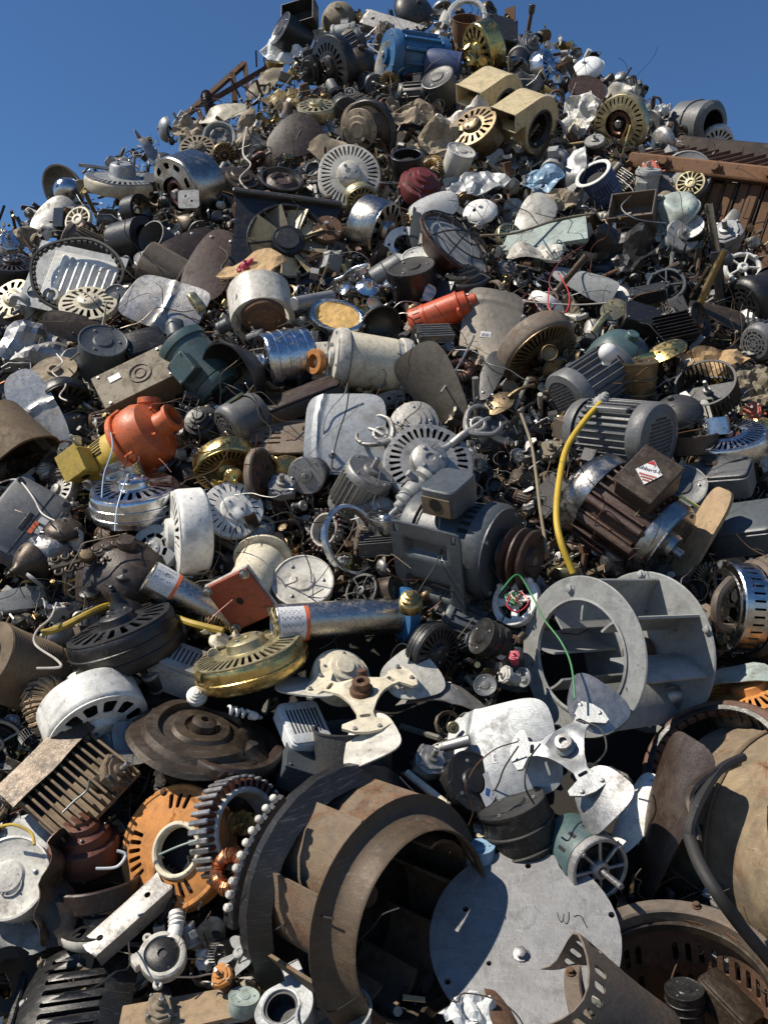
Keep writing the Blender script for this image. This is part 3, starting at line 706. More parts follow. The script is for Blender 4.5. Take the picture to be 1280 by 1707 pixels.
def endbell(P, m='alu', n=6, rim=.16, hub=.28, shaft=.0, sm='steel', back='void', spoke=.1, h=.3, ears=4):
    P('rim', ring(1 - rim, 1, -h, .04, 40), m)
    P('hub', lathe([(hub, -.15), (hub, .05), (hub * .86, .12), (hub * .5, .13), (hub * .45, .06), (0, .06)], 24), m)
    P.many('spoke', tf(box(1 - rim - hub + .1, spoke, .14, .03), ((1 - rim + hub) / 2, 0, -.02)), m, [mx(rot=(0, 0, 360 * i / n)) for i in range(n)])
    P('windings', join(lathe([(0, -h), (1 - rim, -h)], 30), torus(.62, .1, 30, 6, -h + .05)), back)
    if ears: P.many('ear', join(tf(cyl(.1, -.1, .1, 12), (.93, 0, 0)), tf(cyl(.05, .1, .16, 8), (.93, 0, 0))), m, [mx(rot=(0, 0, 360 * (i + .5) / ears)) for i in range(ears)])
    if shaft: P('shaft', cyl(.1, .05, shaft, 14), sm)
def stator(P, teeth=38, m='copperdark', cap='steel', ri=.74, h=.55, loops=False):
    P('core_ring', ring(ri, .86, -h / 2, h / 2, 44), 'offwhite' if not loops else 'rustgrey')
    V = [Matrix.Rotation(2 * pi * i / teeth, 4, 'Z') for i in range(teeth)]
    P.many('coil', tf(box(.24, .085, h * .92, .03), (.93, 0, 0)), m, V)
    P.many('lamination', tf(box(.07, .105, h * 1.02, .02), (1.06, 0, 0)), cap, V)
def coil(P, m='copper', cr=.7, wr=.3, n=60, core='blackmetal'):
    P('core', torus(cr, wr * .82, 32, 10), core)
    W = []
    for i in range(n):
        a = 2 * pi * i / n + rnd(-.03, .03); rr = wr * rnd(.9, 1.12)
        W.append(tube([((cr + rr * cos(b)) * cos(a + .05 * sin(b)), (cr + rr * cos(b)) * sin(a + .05 * sin(b)), rr * sin(b)) for b in np.linspace(0, 2 * pi, 10)], .03, 4, 0))
    P('winding', join(*W), m)
def cardboard(P, m='cardboard'):
    scrap(P, m, .35, .9, 8, .6, .35, .05, .3, 'flap')
def cfl(P, m='bulb'):
    pts = [(.28 * cos(t), .28 * sin(t), -.5 + t * .075) for t in np.linspace(0, 2 * pi * 3.2, 60)]
    P('spiral_tube', tube(pts, .12, 7), m)
    P('ballast', lathe([(.2, -1.35), (.32, -1.2), (.36, -.7), (.28, -.6), (0, -.6)], 20), 'white'); P('screw_base', lathe([(0, -1.7), (.16, -1.68), (.2, -1.6), (.18, -1.52), (.21, -1.45), (.18, -1.4), (.2, -1.3)], 14), 'alu')
def pipe(P, m='steel', r=.06, l=1.0, kinks=0, cap=None):
    pts = [(0, 0, -l)] + [(rnd(-.1, .1) * kinks, rnd(-.1, .1) * kinks, -l + 2 * l * (i + 1) / 4) for i in range(3)] + [(0, 0, l)]
    P('tube', tube(pts, r, 12, 4 if kinks else 0), m)
    if cap: P('coupling', cyl(r * 1.6, l - r * 3, l + r, 14), cap); P('coupling', cyl(r * 1.5, -l - r, -l + r * 2, 14), cap)
def wires(P, cols=('red', 'white', 'black'), n=6, R=.8):
    for i in range(n):
        pts = [(rnd(-.5, .5) * R, rnd(-.5, .5) * R, rnd(-.2, .3)) for _ in range(6)]
        P('wire', tube(pts, .035, 5, 5), cols[i % len(cols)])
def roundbox(P, m='black', sx=1, sy=.7, h=.6, vents=0, cap=None):
    P('case', prism(rrect(2 * sx, 2 * sy, .2), -h, h * .7, .05), m)
    P('lid', prism(rrect(1.9 * sx, 1.9 * sy, .18), h * .7, h, .06), cap or m)
    if vents: P.many('vent_slot', box(.06, sy * 1.1, .03, .01), 'void', [mx((-sx * .7 + 1.4 * sx * i / (vents - 1), 0, h)) for i in range(vents)])
def bracket(P, m='steel', l=1.0):
    V = [(-l, -.3, 0), (l * .4, -.35, 0), (l * .4, .35, 0), (-l, .3, 0)]
    fn = lambda x, y: (min(x, .4) if x < .4 else .4 + (x - .4) * .1, y, (x - .4) * .95 if x > .4 else (.0 if x > -.6 else (-.6 - x) * .5))
    P('bracket', sheet([(-l, -.22), (-.6, -.34), (.4, -.36), (l, -.3), (l, .3), (.4, .36), (-.6, .34), (-l, .22)], [circ(10, .09, -.2, .0), circ(8, .07, .75, .12), rrect(.3, .08, .03, -.75, 0)], .04, .2, fn), m)
# ------------------------------------------------------------ the setting
def ground_fn():
    n = 60; V = []; Fc = []
    for j in range(n + 1):
        for i in range(n + 1):
            x = math.copysign(abs(i / n * 2 - 1) ** 3, i / n * 2 - 1) * 900; y = math.copysign(abs(j / n * 2 - 1) ** 3, j / n * 2 - 1) * 900 + 3
            V.append((x, y, .04 * noise.noise(Vector((x * .4, y * .4, 0)))))
    for j in range(n):
        for i in range(n): a = j * (n + 1) + i; Fc.append((a, a + 1, a + n + 2, a + n + 1))
    return A(V), Fc
g = link(bpy.data.objects.new('ground', mesh('ground', ground_fn(), 'ground'))); g['kind'] = 'structure'
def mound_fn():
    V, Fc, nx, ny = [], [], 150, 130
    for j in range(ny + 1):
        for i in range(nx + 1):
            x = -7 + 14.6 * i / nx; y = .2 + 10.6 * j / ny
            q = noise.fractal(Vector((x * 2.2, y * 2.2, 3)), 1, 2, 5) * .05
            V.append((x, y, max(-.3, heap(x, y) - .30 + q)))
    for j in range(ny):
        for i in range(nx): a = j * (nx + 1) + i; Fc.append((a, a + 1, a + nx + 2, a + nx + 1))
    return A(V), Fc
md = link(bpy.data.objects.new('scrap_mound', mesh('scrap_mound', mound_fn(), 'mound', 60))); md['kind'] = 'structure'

# the riveted rust trough behind the right shoulder of the heap, built from panels
def trough():
    t = Thing()
    n = 46
    L = 2.9
    for nm, sz, at in (('top_panel', (L / n - .012, .52, .03), (24, 0, 0)), ('side_panel', (L / n - .010, .03, .34), None), ('side_panel', (L / n - .010, .03, .34), None)):
        me = mesh(nm, tf(box(*sz, .008), (L / n / 2, 0, 0) if at else (L / n / 2, -.24, -.34 if len(t.parts) < n * 1.5 else -.69), at or (0, 0, 0)), 'beamrust')
        for q in range(n): t(nm, me, 'beamrust', None, mx((q * L / n, rnd(-.008, .008), rnd(-.008, .008)), (0, rnd(-1, 1), 0)))
    t.many('rib', box(.010, .53, .034, .003), 'beamrust', [mx((q * L / n, -.01, .015), (24, 0, 0)) for q in range(n)])
    t.many('rib', box(.008, .034, .72, .003), 'bronze', [mx((q * L / n, -.235, -.52)) for q in range(n)])
    t('top_rail', tf(box(L, .12, .1, .01), (L / 2, .3, .15)), 'bronze'); t('edge_rail', tf(box(L, .07, .075, .01), (L / 2, -.28, -.13)), 'beamrust')
    t('foot_rail', tf(box(L, .08, .1, .01), (L / 2, -.27, -.92)), 'beamrust'); t('back_panel', tf(box(L, .05, 1.0, .01), (L / 2, .2, -.4)), 'beamrust')
    bolts(t, 1, 0, 0, .02, .03, 'beamrust')
    t.parts.pop()
    t.many('bolt', bolt(.022, .03), 'beamrust', [mx((.2 + i * .26, -.315, -.13), (90, 0, 0)) for i in range(10)])
    p = EYE + ray(1090, 258) * 4.62
    q = EYE + ray(1330, 284) * 4.42
    X = (q - p).normalized(); Y = Vector((0, 0, 1)).cross(X).normalized(); Z = X.cross(Y)
    return put(t, 'rust_trough', 'long rusty steel trough of ribbed panels behind the right shoulder of the heap', 'trough', Matrix.LocRotScale(p, Matrix((X, Y, Z)).transposed(), Vector((.85, .85, .85))))
trough()
HEROES += [(x, 300, 62, 'rusty trough', 'trough') for x in (1140, 1200, 1255)]
def truss():
    t = Thing()
    p = [EYE + ray(a, b) * d for a, b, d in ((296, 205, 5.9), (408, 106, 6.3), (345, 172, 6.0), (445, 113, 6.2), (388, 122, 6.2), (392, 170, 6.1), (408, 106, 6.3), (416, 170, 6.1), (480, 92, 6.4))]
    def bar(a, b, r, nm):
        t(nm, tube([a, b], r, 4), 'rust')
    bar(p[0], p[1], .02, 'chord'); bar(p[2], p[3], .018, 'chord'); bar(p[4], p[5], .022, 'strut'); bar(p[6], p[7], .02, 'strut'); bar(p[3], p[8], .03, 'chord')
    for a, b, c in ((428, 112, 84), (441, 104, 82)): bar(EYE + ray(a, b) * 6.2, EYE + ray(a - 1, c) * 6.2, .007, 'rod')
    bar(EYE + ray(330, 182) * 5.95, EYE + ray(338, 200) * 5.9, .02, 'strut')
    return put(t, 'steel_truss', 'rusty steel truss boom sticking up against the sky over the left slope', 'truss', Matrix())
truss()

# ------------------------------------------------------------ special builders
def pumpset(P):
    # volute facing +Z, motor behind it along -Z
    P('volute', lathe([(.35, .55), (.5, .5), (.86, .34), (.98, .1), (1, -.25), (.95, -.42), (.8, -.5), (.3, -.5)], 40), 'orange')
    P('flange_ring', ring(.78, 1.07, -.62, -.42, 40), 'orange')
    P('suction_neck', lathe([(.42, .45), (.36, .62), (.36, .9), (.42, .92), (.42, 1.04), (.29, 1.05), (.27, .5), (0, .5)], 28), 'orange')
    P('bore', lathe([(0, .72), (.275, .72)], 18), 'void')
    d = P('discharge_neck', tf(lathe([(.26, -.1), (.26, .42), (.34, .46), (.34, .62), (.2, .63), (.19, .3), (0, .3)], 24), (.72, .5, -.05), (-58, 35, 0)), 'orange')
    for a in (30, 110, 200, 250, 320): P('lug', tf(box(.2, .14, .3, .03), (.98 * cos(rad(a)), .98 * sin(rad(a)), -.3), (0, 0, a)), 'orange')
    bolts(P, 8, .93, -.4, .05, .09, 'orange', 20); bolts(P, 3, .6, .46, .05, .1, 'orange', 200)
    P('pipe_rib', tf(box(.14, .7, .2, .04), (-.1, -.25, .5), (20, 0, 20)), 'orange')
    P('motor_body', lathe([(.72, -.6), (.74, -.8), (.74, -2.0), (.66, -2.12), (.3, -2.16), (0, -2.16)], 36), 'yellow')
    for a0 in (120, 200): 
        P.many('vent_slot', box(.03, .05, .42, .01), 'void', [mx((.742 * cos(rad(a0 + i * 8)), .742 * sin(rad(a0 + i * 8)), -1.35), (0, 0, a0 + i * 8)) for i in range(6)])
    b = P('terminal_box', tf(box(.62, .8, .75, .05), (-1.05, .25, -1.75), (0, 0, -14)), 'yellow'); P('lid', tf(box(.06, .85, .8, .02), (-1.38, .33, -1.75), (0, 0, -14)), 'yellow', b)
    P('knockout_hole', tf(lathe([(0, 0), (.13, 0)], 16), (-1.1, -.16, -1.75), (90, 0, -14)), 'void', b)
    P('mounting_base', sheet([(-.6, -.75), (.7, -.75), (.7, .3), (.3, .55), (-.3, .55), (-.6, .3)], [circ(10, .06, -.45, -.6), circ(10, .06, .5, -.6), circ(10, .06, -.45, .1), circ(10, .06, .5, .1)], .05, .2, lambda x, y: (x * .9, -.82 - .25 * (y > .2) + .18 * (y > .2), -1.4 + y)), 'paint_yellow')
def basemotor(P):
    motor(P, 'slate', 2.1, 0, None, 'plain', None, .7, None, sheave='redbrown')
    P.many('vent_slot', box(.03, .085, .34, .02), 'void', [mx((.905 * cos(rad(a)), .905 * sin(rad(a)), .52), (0, 0, a)) for a in list(range(40, 130, 11))])
    P('seam_band', ring(.9, .925, -.62, -.57, 40, .008), 'darkgrey')
    rec = []
    P('mounting_plate', sheet(rrect(1.45, 1.95, .1), [rrect(.1, .2, .04, -.6, .82), rrect(.1, .2, .04, .6, .82), rrect(.1, .2, .04, -.6, -.82), rrect(.1, .2, .04, .6, -.82)], .06, .045,
      lambda x, y: (-1.12 + (.14 * min(1, max(0, (.46 - abs(x)) / .08)) * min(1, max(0, (.2 - abs(abs(y) - .45)) / .07))), y, x * 1.12 - .05)), 'slate')
    b = P('terminal_box', tf(prism(rrect(1.0, .8, .16), -.3, .3, .06), (-.2, 1.28, .0), (90, 0, 0)), 'slate')
    P('rust_patch', tf(box(.03, .40, .66, .01), (-.71, 1.22, 0)), 'mudbrown', b); P('knockout_hole', tf(lathe([(0, 0), (.14, 0)], 16), (-.735, 1.27, 0), (0, -90, 0)), 'void', b)
def oldmotor(P):
    motor(P, 'redbrown', 2.5, 26, None, 'slots', 'stainless', .3, None, finw=.06)
    b = P('terminal_box', tf(box(1.1, .75, .95, .07), (.15, 1.15, .2), (0, 0, 12)), 'redbrown'); P('lid', tf(box(1.16, .08, 1.0, .03), (.08, 1.55, .2), (0, 0, 12)), 'bronze', b)
    st = [(-.36, -.02), (0, -.42), (.36, .02), (0, .42)]
    M = mx((.07, 1.605, .2), (-90, 0, 0)) @ mx(rot=(0, 0, 0)); M = Matrix.Translation((.07, 1.61, .2)) @ Matrix.Rotation(rad(12), 4, 'Z') @ Matrix.Rotation(rad(-90), 4, 'X') @ Matrix.Rotation(rad(290), 4, 'Z')
    s = P('sticker', mesh('sticker', sheet([(x * .78, y * .78) for x, y in st], [], .008), 'label'), 'label', b, M, 'white diamond sticker with a red tip and red lines')
    P('red_tip', mesh('red_tip', sheet([(-.10, .20), (.10, .20), (0, .31)], [], .006), 'red'), 'red', b, M @ mx((0, 0, .008)))
    for k, wd in enumerate((.36, .26, .15)): P('printed_line', mesh('printed_line', sheet([(-wd / 2, -.02), (wd / 2, -.02), (wd / 2, .02), (-wd / 2, .02)], [], .006), 'redrust'), 'redrust', b, M @ mx((0, -.09 - .065 * k, .008)))
    P('lettering', text_geo('ubbard-E', .13), 'ink', b, M @ mx((0, .06, .012)))
    P.many('mounting_bar', box(.16, .2, 1.5, .04), 'redbrown', [mx((-.75, .78, .1), (0, 0, 30)), mx((-1.05, .45, .15), (0, 0, 10))])
    P('tag', tf(box(.26, .02, .5, .006), (.72, .8, 1.0), (0, 10, -35)), 'paint_yellow')
def starter(P):
    P('body', lathe([(0, -2.2), (.6, -2.2), (.95, -2.05), (1, -1.95), (1, -1.1), (1.04, -1.08), (1.04, -.98), (.98, -.95), (.98, 1.2), (1.03, 1.22), (1.03, 1.35), (.9, 1.4), (.82, 1.9), (.5, 2.0), (.45, 2.5), (.2, 2.55), (0, 2.55)], 32), 'redorange')
    P('solenoid', tf(cyl(.42, -1.0, 1.1, 20), (.2, 1.3, .2)), 'redorange'); P('terminal', tf(cyl(.1, 1.1, 1.4, 8), (.2, 1.3, .2)), 'copper')
    P.many('vent_slot', box(.03, .1, .5, .01), 'void', [mx((.99 * cos(rad(a)), .99 * sin(rad(a)), -1.5), (0, 0, a)) for a in range(0, 360, 20)])
    P('paper_label', sheet([(.9, -.3), (2.0, -.3), (2.0, .7), (.9, .7)], [], .012, .2, lambda x, y: (1.0 * cos(x), 1.0 * sin(x), y)), 'label'); P('mounting_ear', tf(box(.5, 1.1, .2, .05), (0, -.9, 1.25)), 'redorange')
    bolts(P, 4, .5, 2.0, .1, .12, 'steel')
def tubepump(P, flange=None, label=True, l=3.6):
    P('barrel', lathe([(.9, -l), (.97, -l), (1, -l + .05), (1, l), (.9, l), (.86, l - .06), (.86, -l + .1), (.9, -l)], 32, True), 'stainless')
    if label:
        V = lambda x, y: (1.012 * cos(x), 1.012 * sin(x), y)
        P('paper_label', sheet([(-1.2, -l + .1), (1.9, -l + .1), (1.9, -l + 1.5), (-1.2, -l + 1.5)], [], .012, .2, V), 'label')
        P('orange_stripe', sheet([(-1.2, -l + 1.5), (1.9, -l + 1.5), (1.9, -l + 1.72), (-1.2, -l + 1.72)], [], .012, .2, V), 'ink_orange')
        for k in range(9): P('printed_line', sheet([(-.9 + (k % 2) * .1, -l + .22 + k * .13), (1.5 - (k % 3) * .4, -l + .22 + k * .13), (1.5 - (k % 3) * .4, -l + .27 + k * .13), (-.9 + (k % 2) * .1, -l + .27 + k * .13)], [], .006, .3, lambda x, y: (1.022 * cos(x), 1.022 * sin(x), y)), 'grey')
    P('impeller_disc', lathe([(0, -l + .16), (.86, -l + .16)], 24), 'antique')
    P.many('impeller_vane', tube([(.2, 0, -l + .1), (.45, .2, -l + .08), (.8, .22, -l + .1)], .07, 6, 3), 'palebrass', [mx(rot=(0, 0, a)) for a in range(0, 360, 51)]); P('impeller_eye', lathe([(.3, -l + .14), (.28, -l), (.18, -l), (.16, -l + .12)], 18), 'palebrass')
    if flange:
        P('flange', lathe([(1.0, l - .2), (1.5, l - .1), (1.55, l + .1), (1.45, l + .5), (.9, l + .7), (0, l + .7)], 32), flange); bolts(P, 6, 1.28, l + .5, .14, .2, 'steel')
def radfan(P):
    P('shroud', sheet([(-1.2, -.95), (1.05, -.95), (1.05, .9), (-1.2, .9)], [circ(40, .86)], .06, .3), 'black')
    P('shroud_lip', tf(box(2.4, .12, .22, .03), (-.08, 1.05, .05)), 'darkgrey'); P('shroud_panel', sheet([(-1.2, .84), (1.1, .84), (1.15, 1.12), (-1.25, 1.12)], [], .05), 'black')
    P('ring', ring(.84, .9, -.1, .12, 44, .01), 'black')
    for i in range(9):
        b = sheet([(.34, -.16), (.84, -.24), (.84, .22), (.34, .14)], [], .03, .12, lambda x, y: (x, y, -.55 * y + .3 * y * y))
        if i not in (6,): P('blade', mesh('blade', dent(b, .02, i), 'tanpaint' if i % 3 else 'khaki'), 'khaki', None, mx(rot=(0, 0, i * 40)))
    P('motor_hub', lathe([(.36, -.1), (.36, .12), (.33, .16), (.27, .16), (.25, .19), (.08, .2), (0, .2)], 36), 'black'); P('hub_plate', lathe([(0, .205), (.24, .2)], 30), 'darkgrey')
    P.many('strut', tube([(.3, 0, .12), (.88, .06, .14)], .022, 5), 'black', [mx(rot=(0, 0, a)) for a in (20, 75, 130, 190, 250, 310)])
def ventpanel(P):
    P('board', sheet([(-1, -.8), (.95, -.8), (.95, .8), (-1, .8)], [circ(20, .17, -.72, -.42)], .05, .3), 'galv')
    P.many('slat', tf(box(.1, 1.1, .1, .03), (0, 0, .06)), 'white', [mx((-.38 + .17 * i, .0 - .02 * i, 0), (0, 25, 0)) for i in range(8)])
    P('white_panel', tf(box(1.5, 1.25, .03, .01), (.15, 0, .035)), 'white')
    pts = [(.95 * cos(a) * (1 + .08 * sin(3 * a)) + .1, .86 * sin(a) + .02, .3 + .06 * sin(2 * a)) for a in np.linspace(0, 2 * pi, 40)]
    P('toothed_belt', tube(pts, .065, 6, 1, flat=.6), 'rubber')
    P.many('belt_tooth', box(.05, .09, .1, .01), 'rubber', [mx((p[0] * .93, p[1] * .93, p[2]), (0, 0, math.degrees(math.atan2(p[1], p[0])))) for p in pts])
    P('bracket_block', tf(box(.62, .3, .2, .04), (.35, -.45, .2), (0, 0, 10)), 'cream'); P('coil_spring', tf(torus(.14, .05, 16, 6), (-.3, -.5, .15)), 'dullalu')
def rustpump(P):
    P('flange_plate', tf(box(1.7, 1.7, .12, .04), (0, 0, 0)), 'redrust'); bolts(P, 4, 1.02, .06, .12, .16, 'steel', 45); P('port', lathe([(0, .075), (.12, .075)], 16), 'void')
    P('back_flange', tf(box(1.75, 1.75, .1, .04), (0, 0, -.13)), 'offwhite')
    P('pump_body', lathe([(.85, -.18), (.7, -.4), (.72, -1.4), (.8, -1.6), (.8, -2.0), (0, -2.1)], 36), 'cream')
    P('cap_plate', sheet([(1.0 * cos(a), 1.0 * sin(a)) for a in np.linspace(rad(-35), rad(205), 24)] + [(-.2, -.15), (.0, .1), (.2, -.15)], [], .1, .25, lambda x, y: (x, y * .9 + .1, -2.12 - .1 * (x * x))), 'cream')
    P('spindle', tf(cyl(.28, -.1, .3, 18), (.1, -.35, -2.3), (20, 0, 0)), 'rust')
def dustytank(P):
    P('shell', lathe([(0, -1.3), (.9, -1.28), (.99, -1.2)] + [(1 + (.006 if k % 3 == 0 else 0) - .006 * (k % 7 == 2), -1.1 + k * 2.1 / 46) for k in range(47)] + [(.99, 1.1), (.9, 1.16), (0, 1.16)], 56), 'tankdust')
    for z in (-.62, .98): P('hoop', ring(.995, 1.03, z - .025, z + .025, 56, .012), 'mudbrown')
    P('name_plate', sheet([(-.16, -.16), (.16, -.16), (.16, .16), (-.16, .16)], [], .01, .1, lambda x, y: (1.015 * cos(x - 1.35), 1.015 * sin(x - 1.35), y + .15)), 'khaki')
    P('seam_strip', sheet([(-.07, -1.2), (.07, -1.2), (.07, 1.0), (-.07, 1.0)], [], .02, .2, lambda x, y: (1.012 * cos(x - .75), 1.012 * sin(x - .75), y)), 'palegreen')
def markplate(P, **k):
    plate(P, **k); P('handwriting', join(*[tube([(x, y, .034) for x, y in q], .0055, 5, 4) for q in (((.36, .26), (.375, .19), (.40, .155), (.42, .2), (.425, .25)), ((.42, .17), (.45, .14), (.475, .19), (.48, .27)), ((.53, .22), (.57, .235), (.61, .22), (.63, .17), (.66, .10)))]), 'ink')
def slotdrum(P):
    Wd = []
    hs = []
    for k, (y0, y1) in enumerate(((-.05, .22), (-.5, -.2))):
        for i in range(44):
            if i % 11 in (0, 10): continue
            x = -pi + (i + .5) * 2 * pi / 44; hs.append(rrect(.068, y1 - y0, .03, x, (y0 + y1) / 2, 0, 2))
    V, f = sheet([(-pi, -.9), (pi, -.9), (pi, .55), (-pi, .55)], hs, .03, .35)
    V = A([(cos(x) * (.93 + z), sin(x) * (.93 + z), y) for x, y, z in V])
    P('drum_wall', (V, f), 'rust')
    P('rim', ring(.9, 1.07, .5, .66, 60, .02), 'rustgrey'); P('inner_rim', ring(.86, .93, .42, .52, 56, .01), 'bronze')
    bolts(P, 7, 1.0, .66, .035, .05, 'rust', 12)
def slotcover(P):
    hs = [rrect(.13, .3, .055, -pi + (i + .5) * 2 * pi / 26, .62, 0, 2) for i in range(26) if i % 9 != 3]
    V, f = sheet([(-pi, -1.5), (pi, -1.5), (pi, .92), (-pi, .92)], hs, .04, .2)
    o = []
    for x, y, z in V:
        r = (.95 + .05 * y + z) * (1 + .16 * cos(2 * x + .6) + .10 * sin(3 * x)); e = .14 * sin(3 * x + 1) * max(0, y)
        o.append((r * cos(x), r * sin(x) * .92, y + e))
    P('cowl_wall', (A(o), f), 'rustgrey'); P('bent_flap', sheet([(-.5, -.4), (.5, -.5), (.55, .5), (-.45, .45)], [], .04, .12, lambda x, y: (-.85 - .5 * x * x, y, 1.15 + x * .8)), 'rust')
    P('winding_scraps', join(*[tube([(rnd(-.6, .6), rnd(-.6, .6), rnd(-.4, .3)) for _ in range(4)], .05, 5, 3) for _ in range(22)]), 'dullalu')
def louvrecover(P, m='blackmetal', n=9):
    hs = [rrect(1.05, .11, .05, 0, -.85 + i * 1.7 / (n - 1)) for i in range(n)]
    P('cover', sheet(rrect(1.9, 2.2, .12), hs, .06, .14, lambda x, y: (x, y, -.35 * x * x - .12 * y * y)), m)
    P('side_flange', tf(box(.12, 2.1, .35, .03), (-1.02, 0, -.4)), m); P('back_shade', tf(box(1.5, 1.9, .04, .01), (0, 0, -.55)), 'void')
def drainpump(P):
    P('volute', lathe([(0, -.3), (.95, -.28), (1, -.2), (1, .25), (.92, .32), (.78, .32), (.75, .2), (0, .2)], 36), 'offwhite'); P('rotor_cover', lathe([(.74, .22), (.6, .34), (.2, .38), (.16, .3), (0, .3)], 30), 'black')
    P('outlet', tube([(.5, .6, 0), (.75, 1.1, .05), (.85, 1.75, .1)], lambda t: .34 - .05 * t, 14, 4), 'white'); P.many('hose_ring', torus(.32, .045, 20, 6), 'white', [mx((.78 + .03 * i, 1.2 + .2 * i, .07), (-80, 8, 0)) for i in range(3)])
    P.many('lug', tf(ring(.07, .2, -.1, .1, 16), (1.12, 0, 0)), 'offwhite', [mx(rot=(0, 0, a)) for a in (115, 250)]); P('connector', tf(box(.55, .6, .5, .05), (-1.0, .2, -.1), (0, 0, 20)), 'offwhite')
def orangebell(P):
    hs = [circ(36, .40, .12, -.08)] + slots(6, .6, .86, .5, 150, 215, False) + slots(3, .62, .88, .5, 62, 98, False) + slots(6, .6, .86, .5, 235, 300, False)
    P('end_plate', sheet(circ(60, .97), hs, .05, .2, lambda x, y: (x, y, .16 * (1 - x * x - y * y))), 'rustorange'); P('rim', ring(.93, 1.04, -.3, .06, 56), 'rustorange')
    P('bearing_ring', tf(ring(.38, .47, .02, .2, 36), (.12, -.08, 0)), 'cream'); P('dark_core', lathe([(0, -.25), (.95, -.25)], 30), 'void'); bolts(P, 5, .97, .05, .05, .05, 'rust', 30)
def hubstack(P):
    turned(P, 'louvre', 'chrome', .3)
    P('grooved_drum', lathe([(1.0, -.35), (1.1, -.4), (1.1, -.5), (1.05, -.52), (1.15, -.56), (1.08, -.6), (1.2, -.66), (1.12, -.7), (1.25, -.78), (1.3, -.95), (1.2, -1.0), (0, -1.0)], 44), 'rustgrey')
    P('chrome_ring', ring(1.0, 1.35, -1.28, -1.0, 48, .06), 'chrome'); P('rear_ring', ring(1.0, 1.28, -1.6, -1.3, 48, .04), 'rustgrey')
    P('face_plate', sheet(circ(44, .86), slots(10, .42, .76, .75), .04, fn=lambda x, y: (x, y, .34 + .1 * (1 - math.hypot(x, y)))), 'stainless')
    P('handle', tube([(.5, -.5, .35), (.75, -.45, .85), (.9, .1, .95), (.7, .55, .5)], .1, 8, 5), 'rustgrey')
def insulator(P):
    P('stem', lathe([(.06, 1.5), (.1, 1.4), (.1, 1.05), (.24, 1.0), (.24, .8), (.4, .72), (.42, .45), (.36, .4), (.46, .3), (.48, -.05), (.36, -.2), (.3, -.5), (.55, -.6), (.6, -.8), (0, -.85)], 28), 'lightgrey')
    P('rod', cyl(.06, 1.3, 2.1, 10), 'steel'); P.many('arm_stub', cyl(.14, 0, .5, 12), 'lightgrey', [mx((.3 * cos(rad(a)), .3 * sin(rad(a)), -.3), (0, 80, a)) for a in (20, 140)])
def toothring(P): 
    P('band', lathe([(.93, -.04), (.98, -.04), (.98, .02), (.93, .02)], 40, True, 122, 180), 'black')
    P.many('ceramic_knob', lathe([(0, 0), (.022, 0), (.029, .012), (.029, .045), (.02, .056), (0, .056)], 12), 'offwhite', [mx((.99 * cos(rad(a)), .99 * sin(rad(a)), 0), (0, 90, a)) for a in range(126, 176, 5)])
def openbox(P, m='rustgrey'):
    for x, y, sx, sy in ((1, 0, .06, 1.6), (-1, 0, .06, 1.6), (0, .8, 2.06, .06), (0, -.8, 2.06, .06)): P('wall_plate', tf(box(sx, sy, .9, .02), (x, y, 0)), m)
    P('floor_plate', tf(box(2, 1.6, .06, .02), (0, 0, -.44)), m); P('port_ring', tf(ring(.14, .24, -.05, .05, 20), (-.4, -.86, -.05), (90, 0, 0)), m)
def emblembox(P):
    jbox(P, 'khaki', (1.5, .85, .7), False); P('round_emblem', tf(join(ring(.4, .46, 0, .03, 30, .008), ring(.2, .25, 0, .03, 24, .008)), (.25, 0, .55)), 'rustgrey'); P('paper_label', tf(box(.5, .3, .02, .005), (-.7, .35, .55)), 'label')
    P('end_lug', tf(box(.35, .9, .9, .05), (1.75, 0, -.1)), 'blackmetal')
def strawframe(P):
    P('frame', tf(torus(.9, .14, 36, 10), sc=(1.15, .75, 1)), 'chrome'); P('woven_pad', sheet(bladeshape(.62, .95, 2.4, 30), [], .08, .12, lambda x, y: (x, y, .04 + .05 * noise.noise(Vector((x * 9, y * 9, 0))))), 'straw'); P('tube', tf(cyl(.26, -1, 1, 18), (-1.2, .4, 0), (60, 0, -25)), 'galv')
def spiderface(P):
    endbell(P, 'alu', 8, .14, .3, 1.15, 'steel')
    P('body', lathe([(1, -.3), (1.03, -.36), (1.03, -1.9), (.9, -2.0), (0, -2.0)], 40), 'teal'); P.many('vent_slot', box(.03, .12, .4, .02), 'void', [mx((1.032 * cos(rad(a)), 1.032 * sin(rad(a)), -.75), (0, 0, a)) for a in range(0, 360, 30)])
def stickerdisc(P):
    turned(P, 'canister', 'black', .5); P('paper_label', sheet([(.86 * cos(a), .86 * sin(a)) for a in np.linspace(-.9, .9, 14)] + [(.42 * cos(a), .42 * sin(a)) for a in np.linspace(.9, -.9, 8)], [], .01, .12, lambda x, y: (x, y, .545)), 'label')
    for i, ch in enumerate('JGEEBOA7'):
        a = .72 - i * .16; P('lettering', text_geo(ch, .13), 'ink', None, mx((.74 * cos(a), .74 * sin(a), .555), (0, 0, math.degrees(a) - 90)))
    P('blue_print', mesh('blue_print', sheet([(.45, -.3), (.6, -.32), (.6, -.05), (.45, -.05)], [], .006), 'ink_blue'), 'ink_blue', None, mx((0, 0, .553)))
